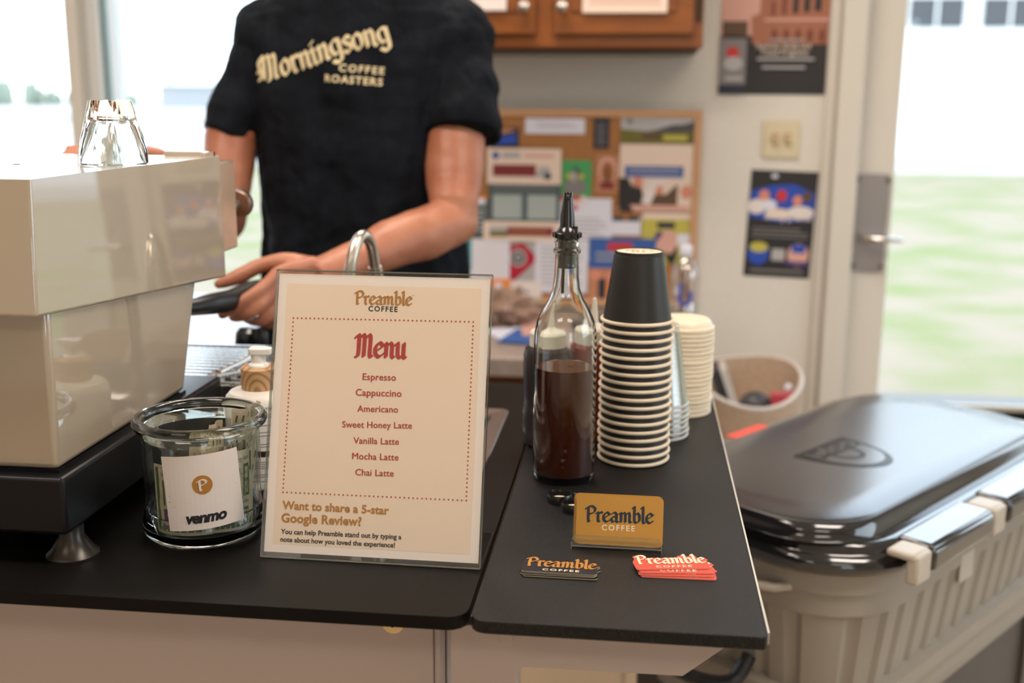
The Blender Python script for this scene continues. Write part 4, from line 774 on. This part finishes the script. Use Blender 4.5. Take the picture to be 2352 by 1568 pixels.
# lids
ldp=thing('cup_lid','x','lid',(0,0,0),group='white cup lids in a stack')
MB().lathe([(.0425,.0),(.0440,.001),(.0440,.0050),(.0425,.0058),(.0405,.0060),(.0395,.0115),(.036,.0150),(.028,.0158),(.002,.0150)],(0,0,0),'lid_white',48,False,True).build('lid_shell',ldp,local=True)
MB().lathe([(.0405,.0060),(.0395,.0075)],(0,0,0),'lid_white',48,False,False).build('sip_ring',ldp,local=True)
lc=PZ(1565,946,ZT); lc=Vector((.0705,1.575,ZT)); NL=20
words=['second','third','fourth','fifth','sixth','seventh','eighth','ninth','tenth','eleventh','twelfth','thirteenth','fourteenth','fifteenth','sixteenth','seventeenth','eighteenth','nineteenth']
for k in range(NL):
    t=ldp if k==0 else clone(ldp); t.location=lc+Vector((R.uniform(-.0006,.0006),R.uniform(-.0006,.0006),.0064*k)); t['label']='lowest white cup lid of the stack, on the shelf' if k==0 else 'topmost white cup lid with its domed face showing' if k==NL-1 else 'white cup lid, %s from the bottom of the lid stack'%words[k-1]
# ------------------------------------------------------------------ cooler
ca=math.radians(38.7); cu=Vector((math.sin(ca),math.cos(ca),0)); cv=Vector((math.cos(ca),-math.sin(ca),0)); cc=cu*1.805+cv*(-.905)
co=thing('cooler','large grey party cooler with glossy black lid on a stand','cooler',(cc.x,cc.y,0),-ca)
HX,HY=.245,.455
def ring(ins,z,r=.16,sub=1,f=None):
    P=rrect(HX,HY,r,10,0,0,sub); return [(x-nx*(ins+(f(i,x,y) if f else 0)),y-ny*(ins+(f(i,x,y) if f else 0)),z) for i,(x,y,nx,ny) in enumerate(P)]
# lid
def pring(d,z): return [(x,y,z) for x,y,_,_ in rrect(.190-d,.409-d,.115,10,.008,-.040)]
MB().loft([ring(.022,.700),ring(.004,.701),ring(-.006,.708),ring(-.008,.716),ring(-.004,.726),ring(.004,.731),ring(.008,.734),ring(.010,.742),ring(.016,.747),pring(-.006,.748),pring(-.003,.746),pring(0,.748),pring(.002,.760),pring(.006,.770),pring(.014,.775),pring(.07,.7755)],'cooler_black').build('lid',co,local=True,sharp=60)
lid=co.children[0]
MB().loft([pring(.0075,.7718),pring(.016,.7756),pring(.07,.7762)],'cooler_lid',False,True).build('lid_panel',lid,local=True)
# emblem: dome with straight base, lettering along the base
ef=lambda u,v:Vector((-.028+u,-.100+v*.84,.7768)); eb=MB()
ef2=lambda u,v:Vector((-.028+u,-.100+v*.84,.7772)) 
eb.mark(ef,[(-.012,-.098)]+[(-.012+.135*math.sin(t),-.098*math.cos(t)) for t in [math.pi*i/24 for i in range(25)]]+[(-.012,.098)],'black_metal')
eb.mark(ef2,[(.036,-.075)]+[(.036+.072*math.sin(t),-.075*math.cos(t)) for t in [math.pi*i/20 for i in range(21)]],'cooler_lid')
eb.mring(lambda u,v:Vector((-.028+u,-.100+v*.84,.7775)),.036,0,.030,.040,'black_metal',20,-90,90)
# word reads from the hinge side
eb.textm(lambda u,v:Vector((-.028+v*-1+.030,-.100+u*.84,.7776)),'igloo',-.078,.0,.156,'cooler_lid',h=.034,bold=.02)
eb.build('emblem',lid,local=True)
MB().box(-.236,-.095,.7485,-.196,.018,.7512,'red_label').build('warning_label',lid,local=True)
for k,(y0,y1) in enumerate(((-.33,-.12),(-.06,.20),(.26,.345))):
    MB().box(.222,y0,.735,.280,y1,.752,'cooler_black').box(.26,y0,.712,.284,y1,.747,'cooler_black').build('hinge_bar',lid,local=True,bevel=.007,seg=3)
for y in (-.355,-.09,.23):
    MB().box(.232,y-.024,.738,.276,y+.024,.750,'cooler_cream').box(.262,y-.022,.703,.281,y+.022,.748,'cooler_cream').build('latch',co,local=True,bevel=.005,seg=3)
def rib(i,x,y):
    s=(y if abs(x)>HX-.10 else x); t=(s/.058)%1; return .006 if t<.28 else 0
rr2=lambda ins,z,f=None:ring(ins,z,.15,8,f)
MB().loft([rr2(.02,.702),rr2(.014,.700),rr2(.014,.668),rr2(.020,.664),rr2(.020,.632),rr2(.024,.628,),rr2(.024,.626,rib),rr2(.040,.50,rib),rr2(.040,.498),rr2(.024,.494),rr2(.024,.470),rr2(.034,.464),rr2(.034,.43),rr2(.06,.425)],'cooler_body').build('body',co,local=True,sharp=30)
MB().box(.222,-.09+.0,.60,.2255,-.04,.648,'cooler_cream').build('data_label',co,local=True)
# handles at near end: cream grip lip and black side handle
y=-.452; MB().tube([(-.02,y+.02,.672),(-.01,y-.004,.668),(.05,y-.010,.664),(.10,y+.0,.668),(.125,y+.028,.672)],.007,'cooler_cream',12).build('grip',co,local=True)
hd=[PY(1618,1500,1.18),PY(1690,1530,1.18)]
MB().tube(smoothpath([(-.12,-.43,.52),(-.11,-.475,.50),(-.02,-.485,.49),(.045,-.47,.50),(.05,-.43,.53)],4),.012,'black_rubber',10).build('carry_handle',co,local=True)
b=MB()
b.loft([[(x*1.0,y,z) for x,y,_,_ in rrect(HX-.045,HY-.05,.09,6)] for z in (.425,.40)],'cooler_body').build('stand_frame',co,local=True)
for sx_ in (-1,1):
    MB().box(sx_*.165-.02,-.38,.16,sx_*.165+.02,.38,.41,'stand_dark').build('stand_panel',co,local=True,bevel=.004)
    for sy_ in (-1,1): MB().box(sx_*.17-.025,sy_*.37-.025,.03,sx_*.17+.025,sy_*.37+.025,.41,'stand_dark').lathe([(.03,0),(.03,.04)],(sx_*.17,sy_*.37,0),'black_rubber',12).build('leg',co,local=True)
# ------------------------------------------------------------------ person
pe=thing('person','person in black t-shirt reaching toward the espresso machine, holding portafilter','person',(-.51,2.06,0))
PCX=-.512; PCY=2.06
def ell(cx,cy,z,rx,ry,n=40,p=2.4,tilt=0,fold=None):
    o=[]
    for i in range(n):
        a=2*math.pi*i/n; ca_,sa_=math.cos(a),math.sin(a); d=(abs(ca_)**p+abs(sa_)**p)**(-1/p); k=1+(fold(a,z) if fold else 0)
        o.append(Vector((cx+rx*d*ca_*k,cy+ry*d*sa_*k,z+tilt*ca_)))
    return o
# arm joints
shL=Vector((PCX+.170,2.06,1.485)); shR=Vector((PCX-.170,2.06,1.485))
elL=PY(1042,508,1.92); hmL=PY(1045,330,1.985)
wrL=PY(735,632,1.655); foL=PY(930,556,1.82)
elR=PY(512,505,1.93); hmR=PY(530,325,1.99); wrR=PY(392,412,1.62)
body=MB()
tor=[(.86,.155,.105),(.95,.165,.11),(1.08,.155,.10),(1.2,.165,.105),(1.32,.175,.11),(1.45,.17,.10),(1.53,.13,.08),(1.57,.065,.06),(1.60,.056,.058),(1.66,.056,.06)]
body.loft([ell(PCX,PCY,z,a,b_,32) for z,a,b_ in tor],'skin')
hz=1.755; hy=PCY-.03; hx=PCX-.01
body.ball((hx,hy+.01,hz+.02),.077,'skin',24,ry=.095,rz=.105); body.ball((hx,hy-.03,hz-.055),.058,'skin',20,ry=.062,rz=.06)
body.tube([(hx,hy-.082,hz+.01),(hx,hy-.105,hz-.022),(hx,hy-.088,hz-.032)],[.009,.014,.012],'skin',10)
for s in (-1,1): body.ball((hx+s*.078,hy+.01,hz-.01),.010,'skin',10,ry=.018,rz=.030)
body.ball((hx,hy-.088,hz-.06),.024,'skin',12,ry=.008,rz=.006); body.ball((hx,hy-.085,hz-.071),.022,'skin',12,ry=.009,rz=.007)
body.tube([shL,(shL+hmL)/2,hmL,(hmL*.45+elL*.55),elL+Vector((0,0,.03)),elL],[.052,.055,.054,.050,.043,.043],'skin',20); body.ball(elL,.0435,'skin',20)
body.tube([elL,elL*.72+wrL*.28,(elL*.5+wrL*.5)+Vector((0,0,.004)),elL*.25+wrL*.75,wrL,wrL+(wrL-elL)*.05],[.0435,.0450,.0410,.0325,(.027,.030),(.025,.030)],'skin',20)
body.tube([shR,(shR+hmR)/2,hmR,hmR*.5+elR*.5,elR],[.050,.053,.050,.046,.041],'skin',20); body.ball(elR,.0415,'skin',18)
body.tube([elR,elR*.7+wrR*.3,elR*.4+wrR*.6,wrR],[.0415,.042,.034,.026],'skin',18)
# left hand on the portafilter
def Pn(a,b_,y): return PY(a,b_,y)
kn4=[Pn(640,628,1.612),Pn(634,656,1.606),Pn(644,684,1.612),Pn(660,706,1.626)]
for k,kn_ in enumerate(kn4):
    st=wrL*.9+kn_*.1+Vector((0,0,(1.5-k)*.010)); body.tube([st,st*.5+kn_*.5,kn_],[.0165,.0155,.0125],'skin',14)
fing=[[kn4[0]+Vector((0,.0,0)),Pn(596,668,1.578),Pn(548,700,1.560),Pn(512,722,1.562)],
      [kn4[1],Pn(600,700,1.574),Pn(560,724,1.566),Pn(535,728,1.590)],
      [kn4[2],Pn(622,722,1.588),Pn(590,738,1.585),Pn(566,732,1.610)],
      [kn4[3],Pn(645,736,1.606),Pn(618,745,1.605),Pn(598,736,1.625)]]
for k,fj in enumerate(fing): body.tube(smoothpath(fj,4),[ [.0122,.0118,.0112,.0110,.0108,.0105,.0102,.0100,.0098,.0096,.0092,.0088,.0078][i]*(1,1,.95,.84)[k] for i in range(13)],'skin',14); body.ball(fj[-1],.0082*(1,1,.95,.84)[k],'skin',12)
tj=[wrL+Vector((-.01,.012,.008)),Pn(655,603,1.655),Pn(600,610,1.640),Pn(548,636,1.625),Pn(502,652,1.612)]
body.tube(smoothpath(tj,4),[.019,.019,.0185,.018,.017,.0155,.014,.0132,.0128,.0124,.0120,.0118,.0118,.0115,.011,.0100,.0085],'skin',16); body.ball(tj[-1],.0087,'skin',12)
# right hand on the far side of the machine
pr0=Pn(322,386,1.545)
body.tube([wrR,wrR*.5+pr0*.5,pr0],[.026,(.020,.034),(.016,.036)],'skin',18)
for k,(a,b_,c_) in enumerate((((300,366,1.53),(240,356,1.52),(185,352,1.515)),((296,384,1.525),(232,378,1.51),(176,368,1.505)),((300,402,1.53),(240,398,1.515),(182,388,1.51)),((310,418,1.54),(255,418,1.53),(205,410,1.525)))):
    fj=[pr0+Vector((0,0,(1.5-k)*.012)),*[Pn(q_[0]-24,q_[1]-8,q_[2]) for q_ in (a,b_,c_)]]; body.tube(smoothpath(fj,3),[.011,.0108,.0106,.0104,.010,.0098,.0095,.0092,.0088,.0078],'skin',12); body.ball(fj[-1],.0078,'skin',10)
body.tube(smoothpath([wrR+Vector((0,0,.01)),Pn(372,362,1.56),Pn(330,350,1.54),Pn(290,350,1.52)],3),[.015,.014,.013,.012,.0115,.011,.0105,.010,.0095,.0085],'skin',12)
bo=body.build('body',pe)
md=bo.modifiers.new('r','REMESH'); md.mode='VOXEL'; md.voxel_size=.0032; md.use_smooth_shade=True
md=bo.modifiers.new('s','SMOOTH'); md.iterations=5; md.factor=.6
cl0=bpy.data.textures.new('skin_form','CLOUDS'); cl0.noise_scale=.05; cl0.noise_depth=1
md=bo.modifiers.new('d','DISPLACE'); md.texture=cl0; md.strength=.005; md.mid_level=.5; md.texture_coords='LOCAL'
# shirt
def foldf(a,z):
    s=0
    for k,(fr,ph,am) in enumerate(((7,.3,.018),(12,1.7,.016),(19,.9,.011),(5,2.2,.016))): s+=am*math.sin(fr*a+ph+3.0*math.sin(z*4+k)+z*(5-k))
    return s*(1 if z<1.38 else max(0,(1.50-z)/.12))
shirt=MB()
sr=[(.86,.196,.150),(.93,.197,.148),(1.0,.194,.142),(1.08,.190,.136),(1.16,.190,.134),(1.24,.194,.136),(1.32,.202,.139),(1.38,.206,.138),(1.43,.207,.134),(1.48,.205,.122),(1.52,.192,.108),(1.545,.170,.098),(1.565,.135,.088),(1.58,.10,.078),(1.59,.078,.07),(1.60,.070,.066)]
sm_=[]
for i in range(len(sr)-1):
    for j in range(3):
        t=j/3; sm_.append(tuple(sr[i][k]*(1-t)+sr[i+1][k]*t for k in range(3)))
sm_.append(sr[-1])
shirt.loft([ell(PCX,PCY,z,a,b_,120,2.5,0,foldf) for z,a,b_ in sm_],'shirt')
def sleeve(s0,h,r0,r1,fl,seed):
    n=14;P=[];Rr=[]
    for i in range(n+1):
        t=i/n; P.append(s0*(1-t)+h*t+Vector((fl*.3*math.sin(t*2.6),0,0))); Rr.append((r0*(1-t)+r1*t)+.0035*math.sin(t*16+seed)*t)
    shirt.tube([P[0]+(P[0]-P[1])*.5]+P,[r0*.8]+Rr,'shirt',40)
hl=PY(1056,312,1.985); hr=PY(527,318,1.985)
sleeve(shL+Vector((-.005,0,-.01)),hl,.071,.069,.02,0); sleeve(shR+Vector((.005,0,-.01)),hr,.069,.053,-.010,2)
shirt.ball(shL+Vector((-.004,0,-.012)),.078,'shirt',24,ry=.084,rz=.082); shirt.ball(shR+Vector((.004,0,-.012)),.078,'shirt',24,ry=.084,rz=.082)
# hem roll
so_=shirt.build('t_shirt',pe); md=so_.modifiers.new('r','REMESH'); md.mode='VOXEL'; md.voxel_size=.0036; md.use_smooth_shade=True
md=so_.modifiers.new('s','SMOOTH'); md.iterations=3; md.factor=.6
cl=bpy.data.textures.new('folds','CLOUDS'); cl.noise_scale=.07; cl.noise_depth=2
em_=bpy.data.objects.new('fold_axes',None); 
md=so_.modifiers.new('d','DISPLACE'); md.texture=cl; md.strength=.020; md.mid_level=.5; md.texture_coords='LOCAL'
bpy.context.view_layer.update(); dg=bpy.context.evaluated_depsgraph_get(); bv=BVHTree.FromObject(so_,dg); inv=rootmat(pe).inverted()
YS=PCY-.135
def onshirt(u,v):
    p=Vector((u,1.4,v)); d=Vector((0,1,0)); h=bv.ray_cast(inv@p,d)
    if h[0] is None: return Vector((u,YS,v))
    return rootmat(pe)@h[0]+Vector((0,-.0022,0))
sp_=plane((0,YS,0),(1,0,0),(0,0,1),0)
b=MB()
def sfit(txt,pl,pr,kind,rise=None,**k):
    a=PY(*pl,YS);c=PY(*pr,YS); w_=math.hypot(c.x-a.x,c.z-a.z); an=math.atan2(c.z-a.z,c.x-a.x)
    def fn(u,v):
        s=u/w_; bend=(rise*math.sin(s*2*math.pi)) if rise else 0
        v=v+bend; return (a.x+u*math.cos(an)-v*math.sin(an),a.z+u*math.sin(an)+v*math.cos(an))
    if kind=='n': b.nib(onshirt,txt,0,0,w_,'shirt_print',fn=fn,**k)
    else: b.textm(onshirt,txt,0,0,w_,'shirt_print',fn=fn,**k)
sfit('Worningsong',(584,188),(895,100),'n',rise=-.004,nw=.13,h=.0265)
sfit('COFFEE',(779,163),(881,171),'t',bold=.03,space=1.3,h=.0125); sfit('ROASTERS',(747,187),(878,197),'t',bold=.03,space=1.2,h=.0125)
b.build('shirt_print',so_)
jn=MB()
jn.loft([ell(PCX,PCY,z,a,b_,32) for z,a,b_ in ((.78,.165,.115),(.86,.172,.122),(.96,.172,.122),(1.0,.168,.118))],'jeans')
for s in (-1,1): jn.tube([(PCX+s*.085,PCY,.88),(PCX+s*.095,PCY,.70),(PCX+s*.1,PCY-.01,.5),(PCX+s*.1,PCY+.01,.3),(PCX+s*.1,PCY+.02,.06)],[.092,.085,.066,.060,.055],'jeans',20)
jo=jn.build('jeans',pe); md=jo.modifiers.new('r','REMESH'); md.mode='VOXEL'; md.voxel_size=.008; md.use_smooth_shade=True
for s in (-1,1): MB().loft([[ (PCX+s*.1+x,PCY-.05+y,z) for x,y,_,_ in rrect(hx_,hy_,hx_*.9,6)] for hx_,hy_,z in ((.045,.13,0),(.048,.135,.02),(.042,.12,.05),(.03,.05,.09))],'shoe').build('shoe',pe)
MB().ball((hx,hy+.02,hz+.035),.083,'hair',24,ry=.100,rz=.105).build('hair',pe).location=(0,.012,.012)
for s in (-1,1): MB().ball((hx+s*.031,hy-.076,hz+.012),.012,'eye',12).build('eye',pe)
for o in bpy.data.objects:
    if '_l' in o: del o['_l']
